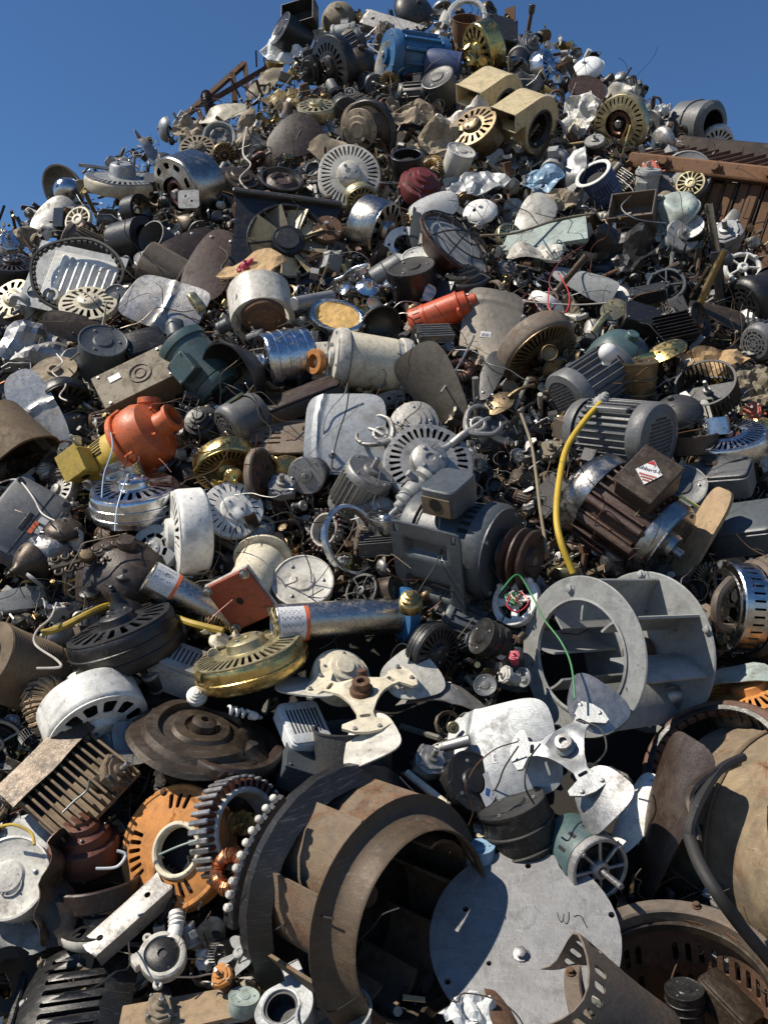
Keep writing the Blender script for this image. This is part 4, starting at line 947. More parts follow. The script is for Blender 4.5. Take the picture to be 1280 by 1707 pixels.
def stickercan(P):
    turned(P, 'tub', 'darkgrey', .85)
    fn = lambda x, y: (1.005 * cos(x - 2.15), 1.005 * sin(x - 2.15), y - .15)
    P('oval_sticker', sheet([(.28 * cos(a), .22 * sin(a)) for a in np.linspace(0, 2 * pi, 24)[:-1]], [], .01, .1, fn), 'label'); P('printed_mark', sheet([(-.16, .02), (.16, .02), (.16, .1), (-.16, .1)], [], .008, .08, lambda x, y: tuple(q * (1.008 if k < 2 else 1) for k, q in enumerate(fn(x, y)))), 'teal')
    P('paper_strip', sheet([(.45, -.3), (1.3, -.3), (1.3, -.05), (.45, -.05)], [], .01, .12, fn), 'khaki')
def chargerbox(P):
    roundbox(P, 'grey', 1.0, .72, .28)
    P('handle_slot', tf(box(.5, .12, .02, .01), (-.05, -.1, .29), (0, 0, 0)), 'black'); P('orange_label', tf(box(.34, .1, .012, .003), (-.1, -.32, .29)), 'ink_orange'); P('paper_label', tf(box(.16, .2, .012, .003), (.16, -.42, .29)), 'label'); P('paper_label', tf(box(.2, .12, .012, .003), (-.1, -.46, .29)), 'label')
    P('seam', tf(box(1.9, .025, .012, .003), (0, -.22, .285)), 'black'); P.many('foot', cyl(.07, 0, .04, 12), 'black', [mx((x, y, .27)) for x in (-.8, .8) for y in (-.58, .58)])
def filigree(P):
    P('boss', lathe([(0, .25), (.2, .22), (.26, .1), (.26, 0), (0, 0)], 20), 'antique')
    for i in range(14):
        x = -1.0 + 2.0 * (i // 2) / 6; s = 1 if i % 2 else -1
        P('scroll', tube([(x + .16 * q * cos(q * 6), s * .26 + .16 * q * sin(q * 6), .05) for q in np.linspace(.35, 1.1, 14)], .045, 6), 'bronze')
    P('backing_bar', tf(box(2.3, .22, .08, .03)), 'bronze')
# ------------------------------------------------------------ the big pieces, bottom of the heap first
# H(builder, px, py, radius, axis angle, axis tilt, label, category, ...): px, py only choose the spot on the heap's slope
# --- bottom rows
H(dustytank, 1415, 1430, 195, -8, 38, 'huge dust covered brown tank with black cables over its shoulder', 'tank', fwd=.3, dmg=.02, roll=0)
H(turned, 1200, 1290, 138, 124, 58, 'rusty brown flat ring leaning over the dusty tank, dark slots inside', 'flange ring', kind='ring', m='redrust2', r=.82, h=.05, fwd=.2)
H(cage, 1206, 1300, 112, 124, 58, 'dark slotted cage inside the rusty brown flat ring', 'cage', m='blackmetal', fwd=-.05, n=36)
H(fanmotor, 1258, 1172, 84, 110, 24, 'orange yellow vent housing poking out above the rusty flat ring', 'motor housing', m='rustorange', band='mudbrown', h=.5, fwd=.0)
H(blade, 1092, 1365, 150, 175, 35, 'dark brown swept sheet curving between the white fairing and the dusty tank', 'curved sheet', m='brown', w=.42, camber=.9, twist=.3, roll=58, fwd=.5)
H(scrap, 1225, 1120, 78, 110, 25, 'mossy pale green folded plate lying above the orange vent housing', 'folded plate', m='palegreen', amp=.12, ay=.42, bend=.35, roll=-8, fwd=.4)
H(impeller, 640, 1508, 181, -24, 42, 'huge rust brown centrifugal wheel with a flared mouth at the bottom', 'blower wheel', m='rustbrown', vm='rusttan', bm='bronze', ro=1.05, ri=.82, dep=1.06, n=9, flare=.30, back=1.0, vt=45, lip=1, vr=.62, fwd=.22, roll=10, dmg=.012)
H(toothring, 557, 1474, 214, -24, 42, 'row of small white ceramic knobs along the rim behind the rust brown wheel', 'knob ring', fwd=.05, dmg=0)
H(markplate, 872, 1562, 158, 100, 62, 'big round grey metal plate with bolt holes leaning beside the rust brown wheel', 'round plate', m='plategrey', t=.06, holes=[circ(10, .035, -.77, -.5), circ(10, .035, -.62, .28), circ(10, .035, .06, .80), circ(10, .035, .92, .25), circ(8, .028, -.35, -.3)], bolts_=[(-.02, -.2)], fwd=.35, dmg=.01)
H(slotdrum, 1135, 1722, 170, 95, 50, 'big rusty open drum with rows of slots in its wall at the lower right', 'slotted drum', fwd=.3, roll=15, dmg=.015)
H(roundbox, 1212, 1672, 52, 60, 40, 'dark ribbed box lying inside the rusty slotted drum', 'metal box', m='bronze', sx=1, sy=.55, h=.4, roll=-35, fwd=1.0)
H(turned, 1142, 1672, 32, 95, 35, 'black ringed cylinder standing inside the rusty slotted drum', 'ringed cylinder', kind='canister', m='blackmetal', h=.8, extra='rings', fwd=1.5)
H(slotcover, 975, 1692, 88, 152, 34, 'crushed tan motor cover with a row of slots and a torn mouth', 'motor cover', roll=20, fwd=.9, dmg=.04)
H(blade, 834, 1252, 98, 150, 66, 'wide silver fan blade with a barcode tag and a bent corner', 'fan blade', dmg=.006, m='galv', w=.84, camber=.14, rib=.05, p=4.5, tip=1.05, root=.95, roll=188, ribx=.42, fwd=.5, tag=(.12, .1, .09, .17))
H(bladefan, 945, 1252, 142, 110, 58, 'silver three bladed fan with a white spider hub below the grey wheel', 'fan', m='alu', n=3, roll=60, skip=(1,), pitch=30, fwd=.75, w=.42, r0=.36)
H(blade, 1050, 1352, 78, 140, 45, 'white curved fairing tucked below the silver three bladed fan', 'fairing', m='white', w=.55, camber=1.1, twist=.3, roll=55, fwd=.2)
H(turned, 872, 1392, 60, 112, 22, 'black ribbed canister standing on the big round grey plate', 'canister', kind='canister', m='blackmetal', m2='rubber', h=.95, extra='rings', fwd=.3, dmg=.012)
H(spiderface, 1000, 1450, 54, -35, 48, 'pale teal motor with a spoked silver face and a bare shaft', 'motor', fwd=1.3)
H(turned, 800, 1425, 26, 95, 30, 'small pale blue cap next to the mouth of the rust brown wheel', 'cap', kind='canister', m='lightblue', h=.6, fwd=.4)
H(stickerdisc, 775, 1310, 52, 30, 50, 'black compressor disc with a torn white paper label', 'compressor', fwd=.1, roll=-10)
H(gearmotor, 712, 1278, 48, 60, 45, 'grey cast carburettor with bolts above the rust brown wheel', 'carburettor', m='dullalu', m2='dullalu', v=1, fwd=.5)
H(pipe, 712, 1315, 48, -38, 25, 'tan tube running down from the grey cast carburettor', 'tube', m='cream', r=.14, fwd=.9, of='grey cast carburettor')
H(pipe, 758, 1240, 26, 15, 12, 'short silver pipe stub beside the grey cast carburettor', 'pipe stub', m='alu', r=.36, fwd=.9, of='grey cast carburettor')
H(stickercan, 590, 1270, 66, 92, 14, 'dark grey open can with an oval sticker', 'open can', fwd=-.1)
H(jbox, 508, 1285, 42, 60, 35, 'slate grey box half buried behind the rust brown wheel', 'box', m='slate', s=(1, .7, .7), hole=False, fwd=0)
H(bladefan, 605, 1165, 152, 95, 38, 'cream hubbed fan with three grey blades and a rusty shaft', 'fan', m='offwhite', hubm='cream', n=3, roll=35, pitch=22, w=.36, camber=.25, shaft='rust', fwd=.35)
H(pipe, 604, 1150, 30, 92, 20, 'rusty shaft standing on the cream fan hub', 'shaft', m='rust', r=.18, cap='rust', fwd=.9, of='cream hubbed fan')
H(turned, 570, 1122, 50, 65, 52, 'cream oval motor cap above the cream hubbed fan', 'motor cap', kind='stepped', m='cream', h=.5, fwd=.2)
H(scrap, 740, 1150, 80, 85, 30, 'curled silver sheet with a rusty edge right of the cream hubbed fan', 'curled sheet', m='dullalu', amp=.12, ay=.45, bend=.5, roll=-5, fwd=.15)
H(roundbox, 505, 1212, 46, 70, 45, 'white plastic cover with a triangular lattice', 'plastic cover', m='plastic', vents=9, sx=.8, sy=1, h=.35, fwd=.05, roll=20)
H(turned, 340, 1215, 118, 80, 30, 'crushed dark brown dished shade with a spiral lamp on it', 'lamp shade', kind='dish', m='bronze', dmg=.12, fwd=.3, n=56)
H(turned, 375, 1245, 100, 82, 24, 'second dark brown rim under the crushed dished shade', 'rim', kind='wheelrim', m='brown', m2='bronze', dmg=.08, fwd=.1)
H(cfl, 402, 1188, 22, 165, 12, 'white spiral energy saving lamp lying on the crushed brown shade', 'lamp', fwd=1.6, dmg=0)
H(turned, 328, 1158, 17, 100, 60, 'small white lamp socket on the crushed brown shade', 'socket', kind='stepped', m='white', h=.6, fwd=1.8)
H(blade, 222, 1238, 38, 70, 68, 'light grey fan blade plate with four rivet holes under the white vented dome', 'blade plate', m='dullalu', w=.95, l=1, camber=.05, p=3.5, roll=95, fwd=1.0)
H(blade, 386, 1283, 36, 80, 60, 'dark grey fan blade plate hanging below the crushed brown shade', 'blade plate', m='grey', w=.9, l=1, camber=.05, p=3.5, roll=85, fwd=1.0)
H(fanmotor, 155, 1190, 84, 292, 36, 'big white vented dome lying slots down', 'motor housing', m='white', h=.8, n=12, s0=.55, s1=.85, w=.7, hub=.4, neck='white', fwd=.2)
H(heatsink, 128, 1310, 88, 130, 50, 'dirty brown finned block under a brassy bent hood', 'finned block', m='mudbrown', n=12, l=.9, w=.9, h=.28, hood='bronze', roll=-52, fwd=.3, dmg=.05)
H(gearmotor, 188, 1295, 46, 40, 45, 'mud brown gearbox with a round port on the dirty finned block', 'gearbox', m='mudbrown', m2='bronze', v=2, fwd=1.1, of='dirty brown finned block')
H(turned, 140, 1400, 58, 100, 30, 'bronze stepped bell left of the rusty orange end plate', 'bell', kind='stepped', m='copperdark', h=.7, fwd=.25)
H(orangebell, 292, 1412, 98, 165, 58, 'rusty orange round end plate with groups of slots and a large dark hole', 'end plate', fwd=.25, dmg=.01)
H(stator, 402, 1388, 84, 5, 50, 'copper wound stator ring with silver teeth leaning on the rusty orange plate', 'stator', fwd=.5, dmg=.0)
H(coil, 384, 1452, 40, 160, 50, 'small laced copper coil in front of the toothed stator ring', 'copper coil', cr=.66, wr=.3, n=70, core='copperdark', fwd=2.4)
H(scrap, 402, 1372, 34, 60, 60, 'bundle of golden loose wire inside the toothed stator ring', 'wire bundle', m='straw', amp=.6, fr=4, fwd=1.2)
H(canister_ := (lambda P: turned(P, 'canister', 'white', .55, m2='offwhite')), 28, 1468, 66, 150, 66, 'round white motor with a dark hub at the left edge', 'motor', fwd=.4)
H(endbell, 18, 1474, 20, 150, 66, 'small spoked hub on the round white motor at the left edge', 'hub', m='dullalu', n=3, fwd=3.2, of='round white motor with a dark')
H(blade, 88, 1480, 92, 10, 40, 'crushed dark bronze blade standing upright beside the round white motor', 'crushed blade', m='bronze', w=.42, crease=.5, seed=4, roll=85, fwd=.6, twist=.5)
H(channel, 208, 1528, 82, 115, 50, 'grey pressed metal channel lying across the lower left', 'metal channel', m='dullalu', roll=36, l=.85, w=.26, d=.34, fwd=.6)
H(drainpump, 272, 1596, 40, 100, 62, 'white plastic drain pump with a black round cover', 'drain pump', roll=10, fwd=.9)
H(fanmotor, 165, 1545, 70, 95, 25, 'dark lid with a pale rim under the grey pressed channel', 'lid', m='black', band='offwhite', h=.3, n=10, fwd=-.1)
H(turned, 160, 1480, 78, 95, 18, 'brown rim lying flat behind the grey pressed channel', 'rim', kind='ring', m='brown', r=.9, h=.22, fwd=-.1)
H(louvrecover, 118, 1665, 100, 110, 50, 'dark curved cover with nine long louvre slots at the bottom left', 'louvred cover', roll=-12, fwd=.5)
H(plate, 300, 1690, 100, 100, 48, 'worn wooden board at the bottom edge', 'wooden board', m='wood', outline=[(-1, -.35), (1, -.3), (1, .32), (-.95, .36)], t=.08, fwd=.2)
H(gearmotor, 262, 1690, 42, 70, 55, 'dusty tan cast lump on the worn wooden board', 'casting', m='dusty', m2='dusty', fwd=1.0)
H(gearmotor, 372, 1632, 30, 130, 50, 'rusty orange connector block beside the worn wooden board', 'connector block', m='rustorange', m2='rust', v=1, fwd=.8)
H(turned, 406, 1672, 26, 85, 35, 'pale green round puck with a short stem at the bottom', 'puck', kind='canister', m='palegreen', m2='palegreen', h=.5, fwd=.9)
H(blower, 472, 1690, 50, 110, 55, 'grey cast scroll with a round black mouth at the bottom edge', 'scroll casting', m='galv', inlet='galv', w=.8, fwd=1.1, roll=200)
H(turned, 560, 1712, 62, 100, 42, 'pale grey reel with a dark rim at the bottom edge', 'reel', kind='tub', m='lightgrey', m2='darkgrey', h=.5, fwd=1.0)
H(scrap, 785, 1690, 50, 80, 60, 'crumpled white plastic cups at the bottom edge', 'plastic cups', m='plastic', amp=.6, fr=1.6, n=12, fwd=2.0)
H(turned, 775, 1700, 78, 100, 35, 'brown rim behind the crumpled white plastic cups', 'rim', kind='wheelrim', m='bronze', m2='bronze', fwd=.5)
H(plate, 690, 1665, 16, 80, 40, 'small chip of pale wood lying in the mouth of the rust brown wheel', 'wood chip', m='cardboard', outline=[(-1.2, -.4), (1.2, -.3), (1.2, .4), (-1.2, .4)], t=.1, fwd=4)
H(gearmotor, 402, 1520, 36, 40, 50, 'grey latch mechanism under the small copper coil', 'latch', m='dullalu', m2='blackmetal', v=1, fwd=1.0)
H(bladefan, 402, 1588, 40, 120, 40, 'small grey plastic fan wedged behind the rust brown wheel', 'fan', m='lightgrey', hubm='lightgrey', n=4, spider=False, w=.5, r0=.2, fwd=.7)
H(turned, 5, 1640, 52, 20, 55, 'black rubber ring with a pale inner edge at the left edge', 'rubber ring', kind='tube', m='rubber', r=.62, h=.5, fwd=.3)
H(scrap, 20, 1560, 62, 80, 45, 'grey green torn sheet under the round white motor', 'torn sheet', m='lightgrey', amp=.2, fwd=.1, roll=-25)
H(scrap, 55, 1395, 70, 120, 45, 'pale grey sheet hidden behind the crushed dark blade', 'sheet', m='lightgrey', amp=.1, fwd=-.2, ay=.9)
# --- grey wheel and its neighbours
H(impeller, 1022, 1090, 130, 186, 50, 'big grey centrifugal wheel with flat blades and a rusty hub', 'blower wheel', m='lightgrey', ro=1.0, ri=.70, dep=1.25, n=8, back=1.06, vt=10, sag=.1, frontbolts=1, backbolts=5, hubm='rust', vr=.45, fwd=.25, dmg=.008)
H(hubstack, 1225, 1012, 74, 178, 30, 'stack of chrome and rusty grooved rings at the right edge', 'hub stack', fwd=.55)
H(turned, 1150, 1035, 40, 120, 30, 'brown bent handle bracket left of the chrome ring stack', 'handle', kind='sheave', m='rustgrey', fwd=-.2, of='stack of chrome')
H(oldmotor, 1040, 862, 74, -36, 16, 'old rusty motor with a silver ribbed end and a diamond sticker', 'motor', fwd=.3, roll=-18)
H(blade, 1162, 900, 96, 150, 48, 'pale worn wooden plank standing right of the old rusty motor', 'plank', m='wood', w=.3, camber=.0, twist=.0, t=.08, roll=55, p=4, fwd=.1)
H(turned, 1138, 815, 40, 100, 62, 'round grey lid with a recessed centre above the old rusty motor', 'lid', kind='canister', m='lightgrey', m2='slate', h=.3, fwd=.2)
H(roundbox, 1195, 800, 56, 100, 25, 'grey plastic case under the chrome slotted motor housing', 'plastic case', m='grey', sx=1, sy=.6, h=.4, roll=-12, fwd=.0)
H(roundbox, 1242, 880, 56, 110, 35, 'dark domed appliance case at the right edge', 'appliance case', m='slate', sx=1, sy=.8, h=.45, roll=-10, fwd=.15)
H(cardboard, 1275, 912, 26, 90, 50, 'torn scrap of brown board at the right edge', 'board scrap', m='cardboard', fwd=.8)
H(fanmotor, 1215, 742, 62, 96, 26, 'chrome slotted motor housing with an upturned cup on top', 'motor housing', m='chrome', h=.62, n=36, s0=.5, s1=.9, hub=None, w=.5, fwd=.4)
def rcup(P):
    turned(P, 'tub', 'chrome', .55); P('lettering', text_geo('R', .55), 'white', None, mx((.55, -.80, .0), (84, 0, 32)))
H(rcup, 1190, 712, 26, 275, 5, 'shiny upturned cup with a white letter on the chrome housing', 'cup', roll=180, fwd=1.8, dmg=0, of='chrome slotted motor housing')
H(turned, 1148, 738, 50, 92, 8, 'brown grey band of a motor housing left of the chrome housing', 'housing band', kind='ring', m='bronze', r=.9, h=.32, fwd=.15)
H(blade, 1205, 770, 34, 80, 30, 'reddish brown blade tip below the chrome slotted housing', 'blade', m='redbrown', w=.3, roll=20, fwd=1.0)
H(motor, 1030, 722, 55, 172, -34, 'large grey finned motor with a round mesh fan guard', 'motor', m='grey', fins=30, box_=None, cover='mesh', feet=-90, L=2.9, finw=.035, fwd=.45)
H(motor, 985, 640, 48, 32, -36, 'smaller grey finned motor with a terminal box behind the large finned motor', 'motor', m='grey', fins=24, box_=75, cover='mesh', feet=None, L=2.6, fwd=.3, shaft=0, roll=-40)
H(turned, 1003, 668, 13, 60, 20, 'grey cable gland at the top end of the thick yellow cable', 'cable gland', kind='stepped', m='lightgrey', h=1.2, fwd=6, of='smaller grey finned motor')
H(turned, 1125, 692, 44, 105, 30, 'dark grey dome behind the mesh fan guard', 'dome', kind='dome', m='darkgrey', h=.7, fwd=.1)
H(cage, 1178, 652, 50, 105, 48, 'black squirrel cage blower wheel with a long shaft', 'blower wheel', m='darkgrey', fwd=.5, dmg=.01)
H(fanmotor, 893, 580, 70, -52, 32, 'rusty bronze slotted motor housing tilted to the lower right', 'motor housing', m='antique', band='rustgrey', h=.55, n=46, s0=.55, s1=.9, hub=None, w=.5, fwd=.35)
H(socketkit, 925, 615, 44, -60, 45, 'bronze light kit with white sockets below the bronze slotted housing', 'light kit', m='antique', n=4, fwd=.8)
H(fanarm, 1010, 530, 46, 70, 40, 'gold edged leaf bracket standing above the white globe bulb', 'fan bracket', m='palebrass', roll=60, fwd=.5, fl=.8)
H(fanarm, 1085, 598, 52, 100, 40, 'gold leaf bracket pointing right of the white globe bulb', 'fan bracket', m='gold', roll=25, fwd=.8, fl=.8)
H(fanarm, 852, 662, 42, 110, 45, 'dark bronze leaf bracket below the rusty bronze housing', 'fan bracket', m='antique', roll=205, fwd=.6)
H(lambda P: P('globe', lathe([(.45, -1.25), (.5, -.9)] + [(cos(a), sin(a)) for a in np.linspace(-1.05, pi / 2, 14)][:-1] + [(0, 1)], 28), 'bulb'), 1013, 588, 16, 80, 15, 'round white globe bulb above the smaller grey finned motor', 'light bulb', dmg=0, fwd=9)
H(turned, 1038, 588, 52, 60, 30, 'grey green round hood behind the white globe bulb', 'hood', kind='hood', m='teal', h=.6, fwd=.1)
H(turned, 1050, 642, 42, 85, 12, 'dark brass barrel right of the smaller grey finned motor', 'barrel', kind='canister', m='antique', h=1.0, extra='rings', fwd=.05)
H(basemotor, 765, 905, 80, -14, 28, 'slate blue motor with a stamped mounting plate and a belt pulley', 'motor', fwd=.4, roll=8, dmg=.008)
H(fanmotor, 712, 780, 76, 75, 62, 'pale silver slotted fan motor with claw arms in the middle', 'fan motor', m='dullalu', h=.5, n=34, s0=.62, s1=.86, hub=.4, hubh=.22, fwd=.2)
H(fanarm, 660, 742, 62, 95, 55, 'silver claw arm reaching left from the pale silver fan motor', 'claw arm', m='dullalu', ornate=True, roll=142, fwd=.9, of='pale silver slotted fan')
H(fanarm, 772, 728, 62, 90, 55, 'silver claw arm reaching right from the pale silver fan motor', 'claw arm', m='dullalu', ornate=True, roll=40, fwd=.9, of='pale silver slotted fan')
H(insulator, 692, 818, 42, 225, 18, 'pale turned fitting with a metal rod in front of the silver fan motor', 'fitting', fwd=1.6)
H(blade, 575, 722, 78, 120, 70, 'wide grey fan blade with a curved rib facing forward in the middle', 'fan blade', m='galv', w=.92, l=.88, rib=.05, p=5, tip=1, root=.95, camber=.05, twist=.05, ribx=.5, roll=178, fwd=.6, dmg=.005)
H(blade, 722, 648, 76, 210, 55, 'brown shaded fan blade with a silver riveted root above the silver fan motor', 'fan blade', m='dulltan', w=.74, camber=.14, rivets=3, roll=128, fwd=.35)
H(turned, 690, 705, 42, 100, 62, 'dull cast disc between the grey blade and the brown shaded blade', 'cast disc', kind='stepped', m='dullalu', h=.3, fwd=.15)
H(motor, 618, 605, 50, 172, 14, 'cream motor with a square rusty flange and paper label', 'motor', m='offwhite', fins=0, box_=None, cover='plain', feet=None, L=2.7, sleeve='cream', shaft=.4, fwd=.3)
H(jbox, 532, 602, 30, 178, 38, 'square cream flange with a rusty brown bore', 'flange', m='offwhite', s=(1, 1, .25), lid=True, hole=False, fwd=.9, of='cream motor with a square')
H(turned, 526, 603, 21, 178, 40, 'rusty bore ring on the square cream flange', 'bore ring', kind='ring', m='rustorange', r=.55, h=.3, fwd=2.3, of='cream motor with a square')
H(fanmotor, 478, 600, 50, 190, 18, 'chrome grooved cylinder left of the cream flanged motor', 'grooved cylinder', m='chrome', h=1.7, groove=4, n=10, fwd=.2)
H(turned, 414, 624, 64, 22, -38, 'black conical lamp shade with a pale inner edge', 'lamp shade', kind='bell', m='black', h=.7, fwd=.4, roll=0)
H(roundbox, 505, 668, 72, 110, 22, 'long maroon brown box lying under the cream flanged motor', 'brown box', m='brown', sx=1, sy=.38, h=.22, roll=12, fwd=.2)
H(plate, 472, 728, 60, 100, 45, 'rusty pressed base plate left of the wide grey blade', 'base plate', m='rustgrey', outline=rrect(2, 1.3, .15), holes=[rrect(.5, .07, .03, -.3, -.1), rrect(.5, .07, .03, -.3, -.28), rrect(.5, .07, .03, -.3, .08)], t=.08, fwd=-.1, roll=-5)
H(motor, 600, 818, 42, 60, 30, 'grey finned motor below the wide grey blade', 'motor', m='dullalu', fins=26, box_=None, cover='plain', feet=None, L=2.2, fwd=.3)
H(turned, 632, 850, 40, 60, 40, 'grey stepped end casting beside the finned casting', 'end casting', kind='stepped', m='lightgrey', h=.5, fwd=.2)
H(turned, 585, 900, 62, 20, 45, 'dark shiny ring leaning left of the slate blue motor', 'metal ring', kind='ring', m='chrome', r=.86, h=.1, fwd=.6)
H(turned, 645, 872, 32, 95, 22, 'small chrome pan with a pull chain', 'light pan', kind='canister', m='chrome', h=.5, fwd=.9)
H(heatsink, 640, 915, 40, 95, 20, 'dark finned block left of the slate blue motor', 'finned block', m='darkgrey', n=6, fwd=.3)
H(fanmotor, 718, 1085, 50, -25, 40, 'black slotted fan motor right of the long steel tube end', 'fan motor', m='black', h=.6, n=26, groove=2, fwd=.3)
H(turned, 668, 1096, 24, 165, 42, 'black socket cup with a brass inside under the blue flange', 'socket cup', kind='bowl', m='black', h=.9, fwd=1.0)
H(turned, 818, 1068, 32, 155, 35, 'black ringed can left of the big grey wheel', 'ringed can', kind='canister', m='blackmetal', h=.7, extra='rings', fwd=.6)
H(endbell, 858, 1000, 44, 150, 55, 'white motor cap with loose wires above the big grey wheel', 'motor cap', m='white', n=4, hub=.34, rim=.26, spoke=.3, fwd=.8)
H(wires, 858, 998, 36, 150, 55, 'tangle of red, green and white wires on the white motor cap', 'wire tangle', cols=('maroon', 'green', 'cloth', 'cream'), n=7, fwd=1.6)
H(gearmotor, 857, 1096, 15, 100, 50, 'bright pink red plug left of the big grey wheel', 'plug', m='pink', m2='pink', v=1, fwd=2.2)
H(gearmotor, 846, 1128, 24, 160, 40, 'white plastic valve below the pink red plug', 'valve', m='offwhite', m2='offwhite', v=1, fwd=1.4)
H(wires, 575, 938, 30, 90, 60, 'nest of white and yellow wires left of the slate blue motor', 'wire nest', cols=('cloth', 'cableyellow', 'maroon', 'plastic'), n=9, fwd=1.0)
H(endbell, 602, 985, 32, 150, 50, 'black cast motor end above the long steel tube', 'motor end', m='blackmetal', n=6, fwd=.8)
H(turned, 645, 985, 24, 10, 35, 'short brown black can above the long steel tube', 'can', kind='canister', m='bronze', h=.8, fwd=.8)
H(turned, 505, 975, 52, 95, 55, 'stained white disc with a torn black cover left of the black cast end', 'disc', kind='canister', m='offwhite', h=.25, fwd=.3)
H(scrap, 503, 962, 36, 95, 58, 'torn black cover lying on the stained white disc', 'torn cover', m='navy', amp=.12, fwd=.8)
H(stator, 545, 885, 34, 160, 45, 'small toothed winding between the cream pump and the dark shiny ring', 'winding', teeth=22, fwd=.5)
H(scrap, 1010, 1300, 60, 80, 45, 'dark torn sheet behind the lower blade of the silver fan', 'torn sheet', m='darkgrey', amp=.25, fwd=-.2)
# --- left middle
H(rustpump, 402, 1000, 56, 238, 50, 'cream pump with a square red rusted flange and a bent cap', 'pump', fwd=.8, roll=38)
H(tubepump, 322, 1002, 28, -30, -8, 'steel pump tube with a white label and orange stripe behind the red flange', 'pump tube', fwd=.2, l=3.0, roll=0)
H(tubepump, 566, 1032, 31, 4, -18, 'long steel pump tube with a brass impeller end lying level', 'pump tube', fwd=1.1, l=3.6, flange='blue', roll=0)
H(turned, 684, 1000, 20, 95, 50, 'brass nut on the blue flange of the long steel tube', 'nut', kind='stepped', m='brass', h=.9, fwd=4.2, of='long steel pump tube')
H(fanmotor, 420, 1105, 96, 108, 16, 'shiny pale gold oval fan housing lying on its side', 'motor housing', m='palebrass', band='gold', h=.5, n=40, s0=.6, s1=.9, fwd=.35, groove=1)
H(socketkit, 365, 1068, 32, 90, 50, 'cream plastic socket cluster above the pale gold oval housing', 'socket cluster', m='cream', n=3, fwd=.8)
H(roundbox, 300, 1115, 48, 75, 40, 'grey plastic grille case behind the black fan motor', 'grille case', m='lightgrey', vents=10, roll=-20, fwd=.0)
H(fanmotor, 212, 1072, 92, 112, 14, 'large black fan motor with sockets at its neck', 'fan motor', m='black', h=.75, n=20, groove=2, hub=.34, fwd=.4)
H(turned, 205, 1018, 42, 115, 20, 'black bell shaped neck on the large black fan motor', 'neck', kind='bell', m='black', h=.9, fwd=.9, of='large black fan motor')
H(socketkit, 150, 990, 32, 100, 30, 'black socket with a white threaded tube, left one of two', 'socket', m='black', shade='black', n=1, arms=False, fwd=1.4, body='black', of='large black fan motor')
H(socketkit, 208, 962, 30, 90, 25, 'black socket with a white threaded tube, right one of two', 'socket', m='black', shade='black', n=1, arms=False, fwd=1.6, body='black', of='large black fan motor')
H(turned, 212, 945, 82, 95, 32, 'dark brown round shade behind the large black fan motor', 'lamp shade', kind='hood', m='brown', h=.5, fwd=.1, dmg=.05)
H(filigree, 145, 930, 50, 100, 55, 'ornate bronze filigree bracket on the dark brown shade', 'filigree bracket', roll=15, fwd=1.5)
H(turned, 38, 945, 34, 210, 35, 'brown bell shaped cup below the grey charger case', 'bell cup', kind='bell', m='bronze', h=.7, fwd=.7)
H(scrap, 78, 910, 42, 80, 55, 'bent grey bracket with a rusty corner beside the brown bell cup', 'bent bracket', m='steel', amp=.3, bend=.3, fwd=.8)
H(turned, 108, 885, 32, 95, 25, 'brown dome with a silver crown right of the grey charger case', 'dome', kind='dome', m='bronze', m2='chrome', h=.6, fwd=.6)
H(chargerbox, 38, 872, 72, 85, 62, 'grey plastic charger case with an orange label', 'charger case', roll=58, fwd=.4, dmg=.006)
def ribdrum(P):
    P('drum', lathe([(.55, 1.2), (.6, 1.22), (.95, 1.2)] + [(1 + .02 * (k % 2), 1.18 - 2.3 * k / 50) for k in range(51)] + [(0, -1.15)], 44), 'mudbrown'); P('bore', lathe([(.56, 1.2), (.5, .4), (0, .4)], 24), 'void')
H(ribdrum, 38, 1118, 60, 155, 34, 'brown ribbed drum with a bored end at the left edge', 'ribbed drum', fwd=.3)
H(coil, 88, 1180, 58, 30, 40, 'frayed bundle of brown strands below the brown ribbed drum', 'strand bundle', m='wood', cr=.6, wr=.36, n=90, core='bronze', fwd=.0)
H(blade, 20, 1000, 60, 70, 50, 'striped grey torn plate under the brown bell cup', 'torn plate', m='lightgrey', w=.4, camber=.1, roll=20, fwd=.1)
H(fanmotor, 318, 888, 74, 183, 10, 'white motor housing standing on edge, seen from its side', 'motor housing', m='white', h=.72, n=24, fwd=.45)
H(fanmotor, 388, 852, 52, 70, 66, 'white flat slotted disc with a threaded hub', 'slotted disc', m='white', h=.25, n=24, s0=.6, s1=.84, w=.25, hub=.42, hubh=.08, fwd=.35)
H(fanmotor, 262, 918, 42, 150, 62, 'grey vent cap with curved slots left of the white edge-on housing', 'vent cap', m='lightgrey', h=.7, n=9, s0=.45, s1=.62, w=.85, hub=.3, hubh=.05, fwd=.3)
H(fanmotor, 228, 838, 74, 98, 20, 'polished chrome drum housing under the orange pump', 'motor housing', m='chrome', h=.75, n=24, groove=2, fwd=.45)
H(turned, 208, 792, 34, 115, 15, 'polished chrome neck on top of the chrome drum housing', 'neck', kind='tub', m='chrome', h=.5, fwd=1.1, of='polished chrome drum')
H(pumpset, 246, 726, 58, 38, 27, 'bright orange pump on a yellow motor with a terminal box', 'pump', fwd=.85, roll=48, dmg=.012)
H(fanmotor, 376, 772, 54, -78, 40, 'brass slotted fan motor facing down with white sockets', 'fan motor', m='brass', band='gold', h=.6, n=36, s0=.58, s1=.88, hub=.3, fwd=.4)
H(socketkit, 390, 795, 32, -70, 55, 'brass light kit with two white sockets on the brass fan motor', 'light kit', m='gold', n=2, fwd=1.6, of='brass slotted fan motor')
H(turned, 437, 795, 48, 8, 28, 'rusty brown disc standing on edge right of the brass fan motor', 'disc', kind='wheelrim', m='rustgrey', m2='rust', fwd=.4)
